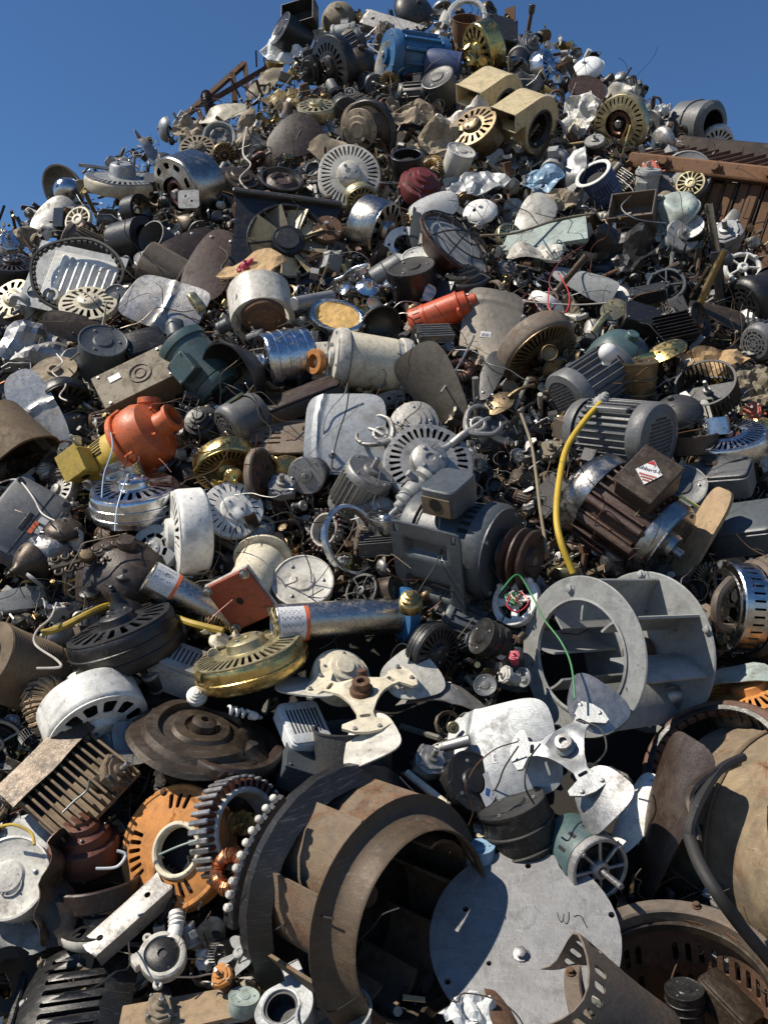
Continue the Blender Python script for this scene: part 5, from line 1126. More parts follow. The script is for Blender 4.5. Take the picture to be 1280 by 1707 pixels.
H(gearmotor, 470, 820, 40, 90, 40, 'grey small motor frame with brown windings', 'motor frame', m='dullalu', m2='redbrown', fwd=.3, v=1)
H(turned, 335, 700, 30, 120, 50, 'black round cap right of the orange pump', 'cap', kind='stepped', m='black', m2='cream', h=.6, fwd=.4)
H(motor, 405, 700, 36, 30, -25, 'grey motor shell with curved louvres above the brass fan motor', 'motor shell', m='grey', fins=0, box_=None, cover='slots', feet=None, L=2, fwd=.3)
H(turned, 15, 745, 66, -50, 38, 'rusty brown torn tub at the left edge', 'tub', kind='tub', m='mudbrown', h=.8, fwd=.2, dmg=.12)
H(blade, 65, 688, 82, 150, 66, 'large pale grey leaf shaped fan blade above the yellow motor', 'fan blade', m='alu', w=.5, rib=.045, p=2.8, tip=.95, root=.7, camber=.18, roll=122, fwd=.55, ribx=.0, twist=.1)
H(turned, 170, 592, 40, 85, 40, 'slate canister with a plain flat top and paper tag', 'canister', kind='canister', m='slate', m2='slate', h=.8, fwd=.5)
H(motor, 335, 612, 46, -48, 22, 'teal motor with a flat cover plate left of the black shade', 'motor', m='teal', fins=0, box_=130, cover='plain', feet=None, L=2.6, fwd=.4, shaft=0, sleeve='teal')
H(emblembox, 232, 640, 42, 120, 48, 'tan metal box with a round embossed emblem', 'metal box', roll=22, fwd=.5)
H(roundbox, 240, 572, 36, 100, 40, 'shiny dark pan above the tan emblem box', 'pan', m='blackmetal', sx=1, sy=.8, h=.25, roll=20, fwd=.2)
H(turned, 92, 622, 38, 110, 35, 'tan striped winding drum under the torn silver sheets', 'winding drum', kind='sheave', m='dusty', fwd=.5)
H(fanmotor, 108, 665, 42, -70, 50, 'black slotted motor cap below the tan winding drum', 'motor cap', m='black', h=.6, n=16, fwd=.2)
H(scrap, 55, 570, 72, 100, 50, 'torn silver sheets spread at the left edge', 'torn sheet', m='alu', amp=.3, ay=.75, fwd=.25, n=8)
H(blade, 130, 545, 56, 80, 50, 'dark brown fan blade over the tan winding drum', 'fan blade', m='bronze', w=.6, camber=.2, roll=170, fwd=.45)
H(fanmotor, 150, 515, 48, 100, 35, 'pale cream dome below the black toothed belt', 'dome', m='cream', h=.5, n=18, fwd=.05)
# --- upper middle
H(ventpanel, 125, 470, 78, 120, 55, 'grey board with white louvres and a black toothed belt', 'louvred panel', roll=-18, fwd=.45, dmg=.006)
H(blade, 275, 505, 68, 110, 55, 'grey stamped fan blade with a small tag', 'fan blade', m='steel', w=.72, rib=.05, p=6, tip=1, root=1, camber=.15, roll=-26, fwd=.45, ribx=-.05, tag=(.3, .1, .08, .12))
H(turned, 275, 452, 36, -25, 15, 'scorched white motor can above the grey stamped blade', 'motor can', kind='canister', m='rustgrey', h=1.0, fwd=.2)
H(turned, 243, 432, 19, 100, 35, 'small silver flanged neck on the scorched motor can', 'neck', kind='sheave', m='dullalu', fwd=1.0, of='scorched white motor can')
H(turned, 435, 512, 53, -80, 46, 'white painted motor can with a rusty open end', 'motor can', kind='tube', m='offwhite', r=.82, h=.62, fwd=.5)
H(turned, 440, 532, 37, -80, 46, 'rusty core inside the white painted motor can', 'motor core', kind='stepped', m='rust', h=.3, fwd=.75, of='white painted motor can with')
H(cardboard, 425, 455, 62, 110, 40, 'torn brown cardboard over the white motor can', 'cardboard', fwd=.9)
H(scrap, 408, 442, 18, 90, 60, 'pink torn wrapper on the brown cardboard', 'wrapper', m='pink', amp=.5, ay=.4, roll=35, fwd=4.5)
H(blade, 352, 440, 72, 100, 50, 'rusty brown fan blade with rivets standing upright', 'fan blade', m='redbrown', w=.6, l=1.05, camber=.12, p=2.8, rivets=4, roll=252, fwd=.5, twist=.05)
H(blade, 318, 408, 56, 80, 40, 'dark brown fan blade behind the riveted brown blade', 'fan blade', m='brown', w=.6, camber=.1, roll=35, fwd=.2)
H(radfan, 480, 405, 76, 85, 60, 'radiator fan with tan blades in a black shroud', 'radiator fan', fwd=.4, roll=-4)
H(fanmotor, 582, 298, 54, 95, 66, 'white vented fan motor with a domed centre below the brown quadrant', 'fan motor', m='offwhite', h=.5, n=38, s0=.6, s1=.9, hub=.36, hubh=.22, w=.42, fwd=.4)
H(fanmotor, 622, 378, 48, -18, 30, 'pewter housing with a scalloped rim and square vents', 'motor housing', m='stainless', h=1.1, n=14, s0=.62, s1=.9, w=.55, fwd=.4)
H(plate, 675, 408, 34, 90, 60, 'white ring plate with bolt holes', 'ring plate', m='white', holes=[circ(24, .55)] + [circ(8, .08, .78 * cos(a), .78 * sin(a)) for a in (0, 1.57, 3.14, 4.7)], fwd=.5)
H(turned, 695, 433, 26, 95, 45, 'small white disc in front of the white ring plate', 'disc', kind='canister', m='white', h=.15, fwd=1.0)
H(blade, 690, 395, 42, 190, 40, 'dark grey narrow blade standing between the white ring and the caged lamp', 'blade', m='slate', w=.32, camber=.3, roll=80, fwd=1.0)
H(caged, 762, 408, 72, 50, 22, 'wire caged floodlight with a dark red reflector', 'floodlight', fwd=.6, dmg=.02)
H(blade, 722, 342, 42, 100, 50, 'pale grey rounded sheet above the caged floodlight', 'sheet', m='galv', w=.7, p=2.4, roll=10, fwd=.3)
H(turned, 702, 305, 36, 70, 35, 'maroon stepped motor cap beside the white vented motor', 'motor cap', kind='stepped', m='maroon', h=.6, fwd=.4)
H(turned, 680, 283, 27, 92, 22, 'black louvred can above the maroon motor cap', 'louvred can', kind='louvre', m='black', h=.9, fwd=.6)
H(turned, 762, 272, 24, 70, 25, 'white paint stained can on the upper slope', 'can', kind='canister', m='white', m2='offwhite', h=1.0, fwd=.7)
H(scrap, 800, 303, 62, 95, 45, 'galvanised crumpled sheet above the caged floodlight', 'crumpled sheet', m='galv', amp=.3, ay=.5, fwd=.5)
H(turned, 800, 353, 28, 95, 40, 'white round cap under the galvanised crumpled sheet', 'cap', kind='dome', m='white', h=.4, fwd=.4)
H(starter, 735, 522, 25, 20, 6, 'bright red orange starter motor', 'starter motor', fwd=1.0)
H(heatsink, 722, 562, 30, 75, 40, 'silver finned regulator under the red orange starter motor', 'regulator', m='alu', n=6, w=.5, fwd=.9, roll=15)
H(blade, 812, 548, 74, 110, 62, 'grey brown fan blade with a paper label', 'fan blade', m='dulltan', w=.72, l=1.0, p=4.5, rib=.03, camber=.2, roll=78, fwd=.45, ribx=.6, tag=(-.15, 0, .14, .24))
H(blade, 818, 625, 52, 100, 50, 'dark bracket arm of the grey brown labelled blade', 'bracket arm', m='darkgrey', w=.4, roll=70, rivets=3, fwd=.3, of='grey brown fan blade')
H(turned, 635, 540, 34, -55, 55, 'black open headlight cup', 'headlight cup', kind='bowl', m='black', h=.8, fwd=.9)
H(strawframe, 562, 528, 44, 100, 50, 'chrome oval frame with a woven straw pad', 'oval frame', roll=-25, fwd=.6)
H(socketkit, 612, 482, 40, 80, 40, 'chrome light fitting cluster below the pewter housing', 'light fitting', m='chrome', n=4, fwd=.7)
H(pipe, 585, 455, 32, 25, 20, 'bent chrome arm above the chrome fitting cluster', 'arm', m='chrome', r=.12, kinks=1.5, fwd=1.0)
H(turned, 690, 470, 40, 100, 22, 'black round tub behind the red orange starter motor', 'tub', kind='canister', m='black', m2='rubber', h=.7, fwd=.15)
H(turned, 775, 465, 42, 95, 18, 'black plastic pan under the caged floodlight', 'pan', kind='stepped', m='black', h=.5, fwd=.0)
# --- right upper
H(blade, 975, 465, 56, 75, 40, 'light grey rounded panel end with a scuffed face', 'panel', m='lightgrey', w=.55, camber=.6, p=4, roll=-22, fwd=.4)
H(scrap, 890, 422, 66, 95, 45, 'long crumpled pale sheet left of the light grey panel end', 'crumpled sheet', m='offwhite', amp=.3, ay=.35, roll=-8, fwd=.5)
H(plate, 905, 395, 72, 100, 30, 'pale olive flat panel under the long thin rod', 'panel', m='palegreen', outline=[(-1, -.4), (1, -.5), (1, .5), (-.8, .45)], t=.1, fwd=.3)
H(scrap, 1035, 415, 66, 100, 50, 'black crumpled plastic sheet on the right slope', 'plastic sheet', m='black', amp=.5, ay=.8, fwd=.4, n=11)
H(pipe, 940, 470, 55, 48, 10, 'dark pipe poking out above the light grey panel end', 'pipe', m='bronze', r=.1, fwd=.7)
H(endbell, 1110, 475, 32, 95, 60, 'grey spoked disc behind the black flat box on the right slope', 'spoked disc', m='slate', n=4, hub=.2, fwd=.3)
H(jbox, 1080, 490, 26, 100, 30, 'flat black box in front of the grey spoked disc', 'flat box', m='black', s=(1.1, .5, .5), hole=False, fwd=.9)
H(pipe, 1189, 392, 52, 98, 10, 'thick steel rod standing on the right slope', 'rod', m='stainless', r=.13, fwd=1.3)
H(pipe, 1178, 478, 66, 64, 18, 'brass coloured rod leaning below the thick steel rod', 'rod', m='brass', r=.09, fwd=1.5)
H(pipe, 1198, 468, 48, 95, 10, 'black polished tube behind the brass coloured rod', 'tube', m='black', r=.18, fwd=.9)
H(turned, 1206, 432, 15, 60, 30, 'dark swivel joint between the steel rod and the brass rod', 'joint', kind='dome', m='slate', h=.9, fwd=5.5)
H(turned, 1142, 385, 32, 95, 42, 'black ring with a white plate left of the thick steel rod', 'ring', kind='canister', m='black', m2='white', h=.3, fwd=.5)
H(gearmotor, 1212, 398, 42, 100, 40, 'zinc grey casting cluster under the grey can', 'casting', m='galv', m2='galv', v=1, fwd=.4)
H(turned, 1225, 328, 21, 88, 30, 'grey can with a round lid before the rusty trough', 'can', kind='canister', m='grey', m2='lightgrey', h=1.1, fwd=1.5)
H(endbell, 1238, 445, 30, 60, 55, 'white cast spoked cover at the right', 'spoked cover', m='white', n=5, fwd=.5)
H(motor, 1268, 495, 42, 20, -45, 'black motor with a slotted round cap at the right edge', 'motor', m='black', fins=0, box_=None, cover='slots', feet=None, L=2.2, fwd=.4)
H(motor, 1275, 565, 30, 20, -50, 'second slotted grey motor at the right edge', 'motor', m='grey', fins=12, box_=None, cover='slots', feet=None, L=2, fwd=.5)
H(heatsink, 1122, 552, 32, 70, 50, 'black vented block below the grey spoked disc', 'vented block', m='blackmetal', n=8, fwd=.6, roll=20)
H(jbox, 1065, 535, 30, 60, 35, 'black relay box with a silver bracket left of the vented block', 'relay box', m='black', s=(1, .8, .8), fwd=.4)
H(blade, 1195, 520, 48, 60, 35, 'dark brown blade below the brass coloured rod', 'blade', m='bronze', w=.5, roll=-10, fwd=.3)
H(turned, 1165, 535, 32, 15, 25, 'dark thin disc on edge beside the dark brown blade', 'disc', kind='wheelrim', m='blackmetal', m2='bronze', fwd=.7)
H(scrap, 1185, 600, 56, 90, 50, 'crumpled brown paper sheet above the squirrel cage wheel', 'paper', m='cardboard', amp=.4, ay=.5, fwd=.2)
H(scrap, 1262, 640, 46, 80, 55, 'dirty white rag hanging at the right edge', 'rag', m='khaki', amp=.5, fr=2, ay=1, fwd=.4)
H(socketkit, 1265, 712, 36, 120, 45, 'shiny gold fittings at the right edge', 'fittings', m='gold', n=3, fwd=.7)
H(gearmotor, 1252, 690, 26, 90, 60, 'white cap on a rusty bracket at the right edge', 'bracket', m='redrust', m2='white', fwd=.6)
H(scrap, 905, 298, 40, 110, 45, 'light blue painted crushed sheet', 'crushed sheet', m='lightblue', amp=.4, fwd=.5)
H(scrap, 955, 285, 46, 150, 40, 'blue grey bent sheet standing beside the navy can', 'bent sheet', m='galv', amp=.15, ay=.6, roll=65, bend=.2, fwd=.5)
H(turned, 998, 308, 30, 118, 30, 'navy blue louvred can with a white top', 'louvred can', kind='louvre', m='navy', m2='white', h=.8, fwd=.6)
H(blade, 890, 358, 42, 95, 55, 'off white rounded sheet on the right of the white round cap', 'sheet', m='offwhite', w=.8, p=2.6, roll=60, fwd=.5)
H(scrap, 935, 330, 36, 80, 50, 'tan crushed shell below the light blue sheet', 'crushed shell', m='dusty', amp=.4, fwd=.4)
H(gearmotor, 1083, 290, 28, 100, 45, 'faded red pump head before the rusty trough', 'pump head', m='redrust', m2='redrust', fwd=.7)
H(turned, 1140, 300, 46, 110, 58, 'grey round back plate with a brass ring on it', 'back plate', kind='canister', m='grey', m2='grey', h=.25, fwd=.5)
H(endbell, 1150, 305, 24, 105, 58, 'brass slotted ring on the grey round back plate', 'slotted ring', m='palebrass', n=14, hub=.4, spoke=.12, ears=0, fwd=2.0)
H(turned, 1125, 362, 44, 120, 25, 'dented pale green tank below the brass slotted ring', 'tank', kind='dome', m='palegreen', h=.9, dmg=.12, fwd=.5)
H(openbox, 1055, 352, 36, 100, 40, 'rusty open square box with a round port', 'open box', roll=-8, fwd=.6)
H(scrap, 1110, 330, 30, 80, 50, 'tan rolled felt beside the dented green tank', 'felt roll', m='dusty', amp=.2, bend=.6, ay=.45, fwd=.6)
# --- the top
H(blower, 822, 172, 47, -22, 34, 'upper cream box shaped blower housing', 'blower', roll=-90, fwd=.6, w=1.05, dmg=.006)
H(blower, 880, 208, 47, -22, 34, 'lower cream box shaped blower housing', 'blower', roll=-90, fwd=.9, w=1.05, dmg=.006)
H(fanmotor, 1036, 205, 47, 190, 62, 'pale brass slotted disc housing below the summit on the right', 'motor housing', m='palebrass', h=.45, n=30, s0=.68, s1=.9, hub=None, w=.35, fwd=.7)
def bigblower(P):
    P('shell', lathe([(.58, 1.0), (.62, 1.04), (.85, 1.0), (1, .85), (1, .1), (1.06, .08), (1.06, 0), (1, -.02), (.98, -.7), (.6, -.8), (.56, -.9), (0, -.9)], 40), 'grey'); P('bore', lathe([(.585, 1.0), (.55, .0), (0, -.1)], 30), 'void'); P('rear_motor', lathe([(.5, -.8), (.5, -1.6), (0, -1.65)], 24), 'lightgrey')
    P.many('cooling_fin', tf(box(.1, .05, .7, .01), (.53, 0, -1.2)), 'lightgrey', [mx(rot=(0, 0, a)) for a in range(0, 360, 24)]); P('outlet', tf(box(.5, .8, .8, .05), (.75, -.55, .45)), 'grey')
H(bigblower, 1158, 208, 38, -8, 42, 'big grey round blower with a black mouth on the right shoulder', 'blower', fwd=.8)
H(turned, 1086, 205, 20, 190, 45, 'grey flanged wheel right of the pale brass disc housing', 'wheel', kind='sheave', m='grey', fwd=.8)
H(scrap, 1095, 182, 26, 80, 45, 'white crumpled bag near the grey round blower', 'bag', m='plastic', amp=.6, fr=2, fwd=.5)
H(scrap, 965, 192, 42, 160, 55, 'white crushed pail beside the pale brass disc', 'crushed pail', m='white', amp=.5, ay=.9, roll=60, fwd=.6)
H(scrap, 1032, 158, 34, 110, 45, 'white folded sheet on the right skyline', 'folded sheet', m='offwhite', amp=.25, ay=.6, roll=-25, fwd=.4)
H(plate, 978, 148, 32, 70, 38, 'rusty brown oval plate on the right skyline', 'oval plate', m='redbrown', fwd=.7)
H(turned, 978, 118, 28, 110, 30, 'white plastic lid with a brush on the right skyline', 'plastic lid', kind='dome', m='plastic', h=.6, fwd=.4)
H(pipe, 975, 98, 16, 60, 20, 'pale brush sticking up from the white plastic lid', 'brush', m='plastic', r=.25, fwd=1.5)
H(endbell, 922, 218, 19, 200, 62, 'small grey spoked fan face right of the lower blower', 'fan face', m='dullalu', n=14, spoke=.08, fwd=1.0)
H(fanmotor, 905, 118, 32, 15, 22, 'shiny silver ribbed housing above the lower blower', 'motor housing', m='chrome', h=.8, n=20, fwd=.6)
H(socketkit, 925, 130, 24, 60, 45, 'small chrome fittings beside the silver ribbed housing', 'fittings', m='chrome', n=3, fwd=.8)
H(scrap, 880, 135, 34, 60, 40, 'dark grey bent sheet behind the upper blower', 'bent sheet', m='darkgrey', amp=.2, fwd=.3)
H(fanmotor, 808, 82, 44, 195, 32, 'shiny gold dome housing near the summit', 'motor housing', m='gold', h=.7, n=16, dmg=.05, fwd=.6)
H(socketkit, 785, 105, 28, 200, 50, 'shiny gold light kit left of the gold dome housing', 'light kit', m='gold', n=4, fwd=1.0)
H(turned, 778, 30, 34, 85, 60, 'white wheel ring at the summit', 'wheel ring', kind='ring', m='white', r=.78, h=.12, fwd=.7)
H(turned, 776, 58, 24, 85, 18, 'rusty brown can under the white wheel ring', 'can', kind='tub', m='rust', h=1.0, fwd=1.3)
H(motor, 692, 98, 40, 172, 22, 'bright blue ribbed motor near the summit', 'motor', m='blue', fins=12, box_=None, cover='plain', feet=None, L=2.6, fwd=.6, finw=.12, shaft=.2)
H(turned, 738, 110, 26, -10, 5, 'dark blue tail tube of the bright blue motor', 'tube', kind='canister', m='navy', h=1.1, fwd=.7, of='bright blue ribbed')
H(blade, 637, 98, 30, 190, 55, 'white paddle blade at the end of the bright blue motor', 'blade', m='white', w=.42, p=2.4, roll=62, fwd=1.8)
H(turned, 738, 150, 28, 115, 30, 'slate open canister under the bright blue motor', 'canister', kind='canister', m='slate', m2='darkgrey', h=.9, fwd=.8)
H(fanmotor, 560, 112, 50, 188, 38, 'black cast slotted wheel near the top left', 'slotted wheel', m='blackmetal', h=.5, n=22, s0=.5, s1=.75, fwd=.5)
H(gearmotor, 522, 118, 34, 200, 50, 'black cast gear head before the slotted wheel', 'gear head', m='blackmetal', m2='black', fwd=1.2, of='black cast slotted wheel')
H(turned, 488, 62, 28, 150, 18, 'black shiny drum on the left of the summit', 'drum', kind='canister', m='black', h=.9, fwd=.6)
H(scrap, 475, 85, 42, 120, 45, 'pale green white crumpled sheet on the left skyline', 'crumpled sheet', m='plastic', amp=.4, fwd=.4)
H(openbox, 500, 28, 28, 120, 40, 'dark grey broken frame on the left of the summit', 'frame', m='darkgrey', fwd=.4)
H(turned, 565, 28, 30, 95, 40, 'dark square funnel at the summit', 'funnel', kind='hood', m='khaki', h=.6, fwd=.5)
H(turned, 584, 66, 20, 110, 55, 'small rusty round motor end below the dark funnel', 'motor end', kind='stepped', m='rustgrey', h=.6, fwd=.7)
H(turned, 600, 102, 28, 85, 20, 'dark brown hood with teeth left of the white paddle', 'hood', kind='hood', m='bronze', h=.7, fwd=.6)
H(scrap, 540, 55, 34, 90, 40, 'tan torn plates below the dark funnel', 'torn plates', m='cream', amp=.3, ay=.5, fwd=.4)
H(channel, 650, 40, 48, 100, 40, 'grey bent channel lying across the summit', 'channel', m='dullalu', roll=-30, fwd=.4)
H(turned, 690, 20, 34, 60, 40, 'dark metal dome left of the white wheel ring', 'dome', kind='dome', m='darkgrey', h=.6, fwd=.4)
H(socketkit, 735, 60, 24, 80, 50, 'silver sockets beside the rusty brown can', 'sockets', m='dullalu', n=4, fwd=.8)
H(gearmotor, 640, 60, 30, 70, 45, 'rust stained bracket motor above the white paddle', 'bracket motor', m='rustgrey', m2='steel', fwd=.5)
H(plate, 850, 32, 18, 170, 40, 'rusty red plate on the summit skyline', 'plate', m='rust', outline=rrect(1.4, 2, .1), fwd=.4)
H(pipe, 882, 38, 24, 78, 10, 'rusty bolt like pipe standing on the summit skyline', 'pipe', m='rust', r=.14, cap='bronze', fwd=.6)
H(jbox, 830, 62, 26, 60, 40, 'dark box below the summit skyline', 'box', m='darkgrey', fwd=.3)
H(gearmotor, 880, 80, 30, 50, 40, 'dark gear casing on the right of the summit', 'gear casing', m='grey', m2='bronze', v=1, fwd=.5)
H(fanmotor, 795, 226, 44, 118, 35, 'aged brass motor end with slots left of the lower blower', 'motor end', m='antique', h=.9, n=18, s0=.5, s1=.85, fwd=.6)
H(scrap, 735, 232, 42, 90, 50, 'tan frayed wires and felt left of the aged brass motor end', 'felt', m='dusty', amp=.4, fwd=.5)
H(scrap, 765, 198, 52, 100, 40, 'white rumpled cloth below the slate canister', 'cloth', m='cloth', amp=.5, fr=1.8, ay=.4, roll=8, fwd=.5)
H(scrap, 688, 190, 42, 95, 45, 'tan crushed leather like hood in the upper middle', 'crushed hood', m='dusty', amp=.5, ay=.7, bend=.3, fwd=.5)
H(turned, 603, 215, 42, 195, 62, 'black rimmed disc with a tan cast hub', 'cast hub', kind='stepped', m='dusty', h=.45, fwd=.5)
H(turned, 615, 222, 50, 195, 58, 'black rim behind the tan cast hub', 'rim', kind='wheelrim', m='blackmetal', m2='bronze', fwd=.1)
H(fanmotor, 528, 186, 32, 95, 20, 'cream gold slotted housing above the brown quadrant', 'motor housing', m='palebrass', h=.6, n=14, s0=.5, s1=.85, fwd=.5)
H(scrap, 472, 165, 34, 110, 45, 'yellowed crumpled plastic fan on the upper left', 'crumpled fan', m='tanpaint', amp=.5, fr=1.8, fwd=.5)
H(blade, 490, 228, 54, 100, 50, 'dark brown quadrant shaped sheet on the upper left', 'quadrant sheet', m='brown', w=.85, l=.9, p=2.4, roll=35, camber=.1, fwd=.6)
H(scrap, 555, 250, 54, 95, 42, 'tan torn sheet under the brown quadrant', 'torn sheet', m='dusty', amp=.25, ay=.5, roll=-15, fwd=.4)
H(scrap, 440, 138, 38, 120, 40, 'grey tan crumpled panel on the left skyline', 'crumpled panel', m='khaki', amp=.2, ay=.6, roll=35, fwd=.3)
H(scrap, 378, 186, 46, 100, 45, 'white folded cover below the steel truss', 'folded cover', m='cream', amp=.15, ay=.45, bend=.2, roll=12, fwd=.5)
H(turned, 366, 228, 27, 110, 60, 'grey ring with a small hub below the white folded cover', 'ring', kind='wheelrim', m='lightgrey', m2='grey', fwd=.7)
H(scrap, 408, 218, 46, 150, 45, 'tan crumpled upright strip beside the grey hub ring', 'crumpled strip', m='dusty', amp=.3, ay=.4, roll=80, fwd=.6)
H(turned, 278, 216, 20, 178, 12, 'pale enamel mug shape on the left skyline', 'mug', kind='dome', m='galv', h=.7, fwd=.5)
H(scrap, 312, 215, 32, 100, 45, 'tan crumpled lump right of the enamel mug', 'crumpled lump', m='dusty', amp=.4, fwd=.4)
H(fanmotor, 330, 252, 30, 100, 40, 'khaki slotted cap wrapped in wire on the left slope', 'slotted cap', m='khaki', h=.5, n=16, fwd=.4)
H(blade, 255, 258, 50, 70, 50, 'silver pointed blade sticking up on the left skyline', 'blade', m='dullalu', w=.36, tip=.3, root=1, p=2.2, roll=128, fwd=.6, crease=.2)
H(scrap, 203, 272, 26, 90, 45, 'white crumpled cap on the left skyline', 'crumpled cap', m='offwhite', amp=.5, fwd=.5)
H(fanmotor, 205, 308, 62, 92, 12, 'flat pale grey fan housing seen edge on at the left skyline', 'fan housing', m='galv', band='cream', h=.4, n=40, s0=.75, s1=.95, hubh=.3, fwd=.6)
H(pipe, 205, 285, 70, 178, 5, 'long thin steel strip lying on the flat pale grey housing', 'strip', m='steel', r=.045, fwd=1.2)
H(turned, 106, 316, 40, 205, 48, 'round silver pan with a ball inside at the left skyline', 'pan', kind='bowl', m='dullalu', h=.6, fwd=.6)
H(turned, 112, 318, 22, 160, 40, 'polished ball inside the round silver pan', 'ball', kind='dome', m='chrome', h=1.0, fwd=1.8)
H(fanmotor, 322, 312, 60, 205, 30, 'large dented silver housing with a tag plate', 'motor housing', m='stainless', h=1.1, n=10, hub=None, s0=.7, s1=.85, dmg=.07, fwd=.5)
H(plate, 315, 332, 18, 120, 60, 'small tag plate on the dented silver housing', 'tag plate', m='dullalu', outline=rrect(2, 1.8, .3), holes=[circ(8, .12, -.3, .3), circ(8, .12, .3, -.2)], fwd=4.0, of='large dented silver')
H(blade, 88, 362, 44, 130, 60, 'pale lobed fan blade at the left edge of the slope', 'fan blade', m='dullalu', w=.8, p=2.2, camber=.3, roll=40, fwd=.6)
H(endbell, 130, 366, 24, 140, 45, 'small cream slotted disc by the pale lobed blade', 'slotted disc', m='cream', n=12, hub=.45, ears=0, fwd=1.0)
H(scrap, 45, 395, 34, 110, 45, 'tan crumpled cover at the left skyline', 'crumpled cover', m='dusty', amp=.4, fwd=.4)
H(gearmotor, 15, 408, 28, 90, 50, 'small chrome valve at the left edge', 'valve', m='chrome', m2='alu', fwd=.7)
H(fanmotor, 22, 452, 40, 95, 22, 'black round slotted housing at the left edge', 'motor housing', m='black', h=.7, n=24, fwd=.5)
H(fanmotor, 28, 505, 42, 130, 40, 'yellowed round housing under the black slotted housing', 'motor housing', m='tanpaint', band='bronze', h=.5, n=14, fwd=.2)
H(motor, 155, 412, 22, -22, 8, 'long ribbed brown motor lying above the louvred panel', 'motor', m='rustgrey', fins=20, box_=None, cover='plain', feet=None, L=4.4, fwd=.7)
H(turned, 222, 402, 36, 20, 42, 'black round tube end behind the ribbed brown motor', 'tube', kind='tube', m='black', r=.6, h=.8, fwd=.4)
H(turned, 265, 402, 26, 150, 40, 'grey half cup beside the black tube end', 'cup', kind='tub', m='grey', h=.7, fwd=.5)
H(turned, 228, 352, 26, 20, 45, 'black cap with a pale thread below the flat grey housing', 'cap', kind='tube', m='black', r=.75, h=.5, fwd=.3)
H(turned, 398, 300, 44, 80, 28, 'rusty dark pan right of the dented silver housing', 'pan', kind='stepped', m='bronze', h=.3, fwd=.2)
H(turned, 470, 300, 36, 85, 30, 'dark brake drum shape left of the white vented motor', 'drum', kind='wheelrim', m='blackmetal', m2='redbrown', fwd=.5)
# ------------------------------------------------------------ cables and wires lying over the heap
def cable(pts, r, m, label, cat='cable', name=None, off=.1, n=8, wob=0):
    P = []
    for q in pts:
        p = spot(q[0], q[1], q[2] if len(q) > 2 else off)
        if wob: p += Vector((rnd(-wob, wob), rnd(-wob, wob), rnd(-wob, wob)))
        P.append(p)
    o = link(bpy.data.objects.new(name or cat, mesh(name or cat, tube(P, (lambda t: r * (1 + .06 * noise.noise(Vector((t * 40, 0, 1))))) if r > .012 else r if r > .008 else r * .62, n, 7), m)))
    # keep the texture scale of the other things
    o['label'] = label; o['category'] = cat
    return o
random.seed(5)
cable([(1004, 668, .14), (975, 700, .17), (945, 745, .18), (932, 800, .2), (927, 860, .2), (935, 905, .18), (955, 955, .12)], .0085, 'cableyellow', 'thick yellow power cable hanging from the grey finned motor', n=10)
cable([(70, 1056), (105, 1045), (150, 1022), (180, 1010, .02), (215, 1005, -.05), (262, 1016, .0), (310, 1036, .06), (372, 1052, .06)], .0085, 'cableyellow', 'dirty yellow hose running behind the black fan motor on the left', 'hose', off=.13)
cable([(868, 690), (885, 740), (893, 790), (900, 850), (912, 925)], .007, 'khaki', 'dusty grey cable hanging left of the thick yellow cable', off=.15)
cable([(835, 985), (862, 958), (885, 990), (905, 1030), (935, 1070), (952, 1110), (958, 1165)], .0035, 'green', 'thin green wire hanging across the mouth of the grey wheel', 'wire', off=.2)
cable([(868, 985), (880, 1005), (862, 1020), (845, 1010), (850, 995)], .003, 'red', 'short red wire looped on the white wired motor cap', 'wire', off=.2)
cable([(420, 180), (405, 250), (418, 275), (400, 300), (430, 330)], .006, 'cloth', 'pale wire looping down the left of the brown quadrant sheet', 'wire', off=.12)
cable([(520, 150), (480, 160), (455, 185)], .004, 'khaki', 'thin bent wire over the yellow crumpled part near the top', 'wire', off=.14)
cable([(975, 408, .1), (935, 435, .16), (915, 470, .14), (930, 500, .12), (905, 520, .1), (880, 490, .1), (862, 510, .1)], .004, 'maroon', 'dark red wire curling above the grey blade with the paper label', 'wire')
cable([(930, 455), (948, 490), (942, 520), (915, 515), (915, 480)], .0035, 'red', 'red wire loop hanging from the dark pipe right of the blade', 'wire', off=.14)
cable([(850, 500), (900, 505), (960, 508), (1010, 505)], .004, 'cloth', 'long white wire lying level above the slotted bronze housing', 'wire', off=.12)
cable([(905, 400), (920, 422), (930, 400), (942, 415), (925, 432), (910, 418)], .004, 'teal', 'tangled dark green wire end on the pale crumpled sheet', 'wire', off=.14)
cable([(800, 393), (860, 388), (930, 366), (990, 356)], .008, 'khaki', 'long thin rod lying on the pale olive panel', 'rod', off=.13)
cable([(95, 1005), (85, 1030), (62, 1052), (60, 1075), (95, 1100), (100, 1112), (62, 1114)], .0045, 'cloth', 'white wire coiled on the brown ribbed drum at the left', 'wire', off=.16)
cable([(178, 505), (165, 560), (130, 590), (118, 600)], .0055, 'khaki', 'brown wire running down from the black toothed belt', 'wire', off=.14)
cable([(95, 590), (105, 605), (88, 620), (110, 640), (100, 660), (112, 668)], .004, 'cloth', 'pale string wrapped round the brown banded winding', 'string', off=.14)
cable([(0, 805), (30, 800), (55, 828), (70, 855), (92, 868)], .0035, 'cloth', 'thin white wire lying across the grey charger case', 'wire', off=.15)
cable([(180, 700), (188, 745), (174, 790), (170, 830)], .003, 'lightblue', 'thin blue and white wire hanging down the orange pump', 'wire', off=.2)
cable([(215, 790), (205, 815), (195, 850), (192, 885)], .003, 'lightblue', 'thin blue wire hanging over the chrome drum', 'wire', off=.2)
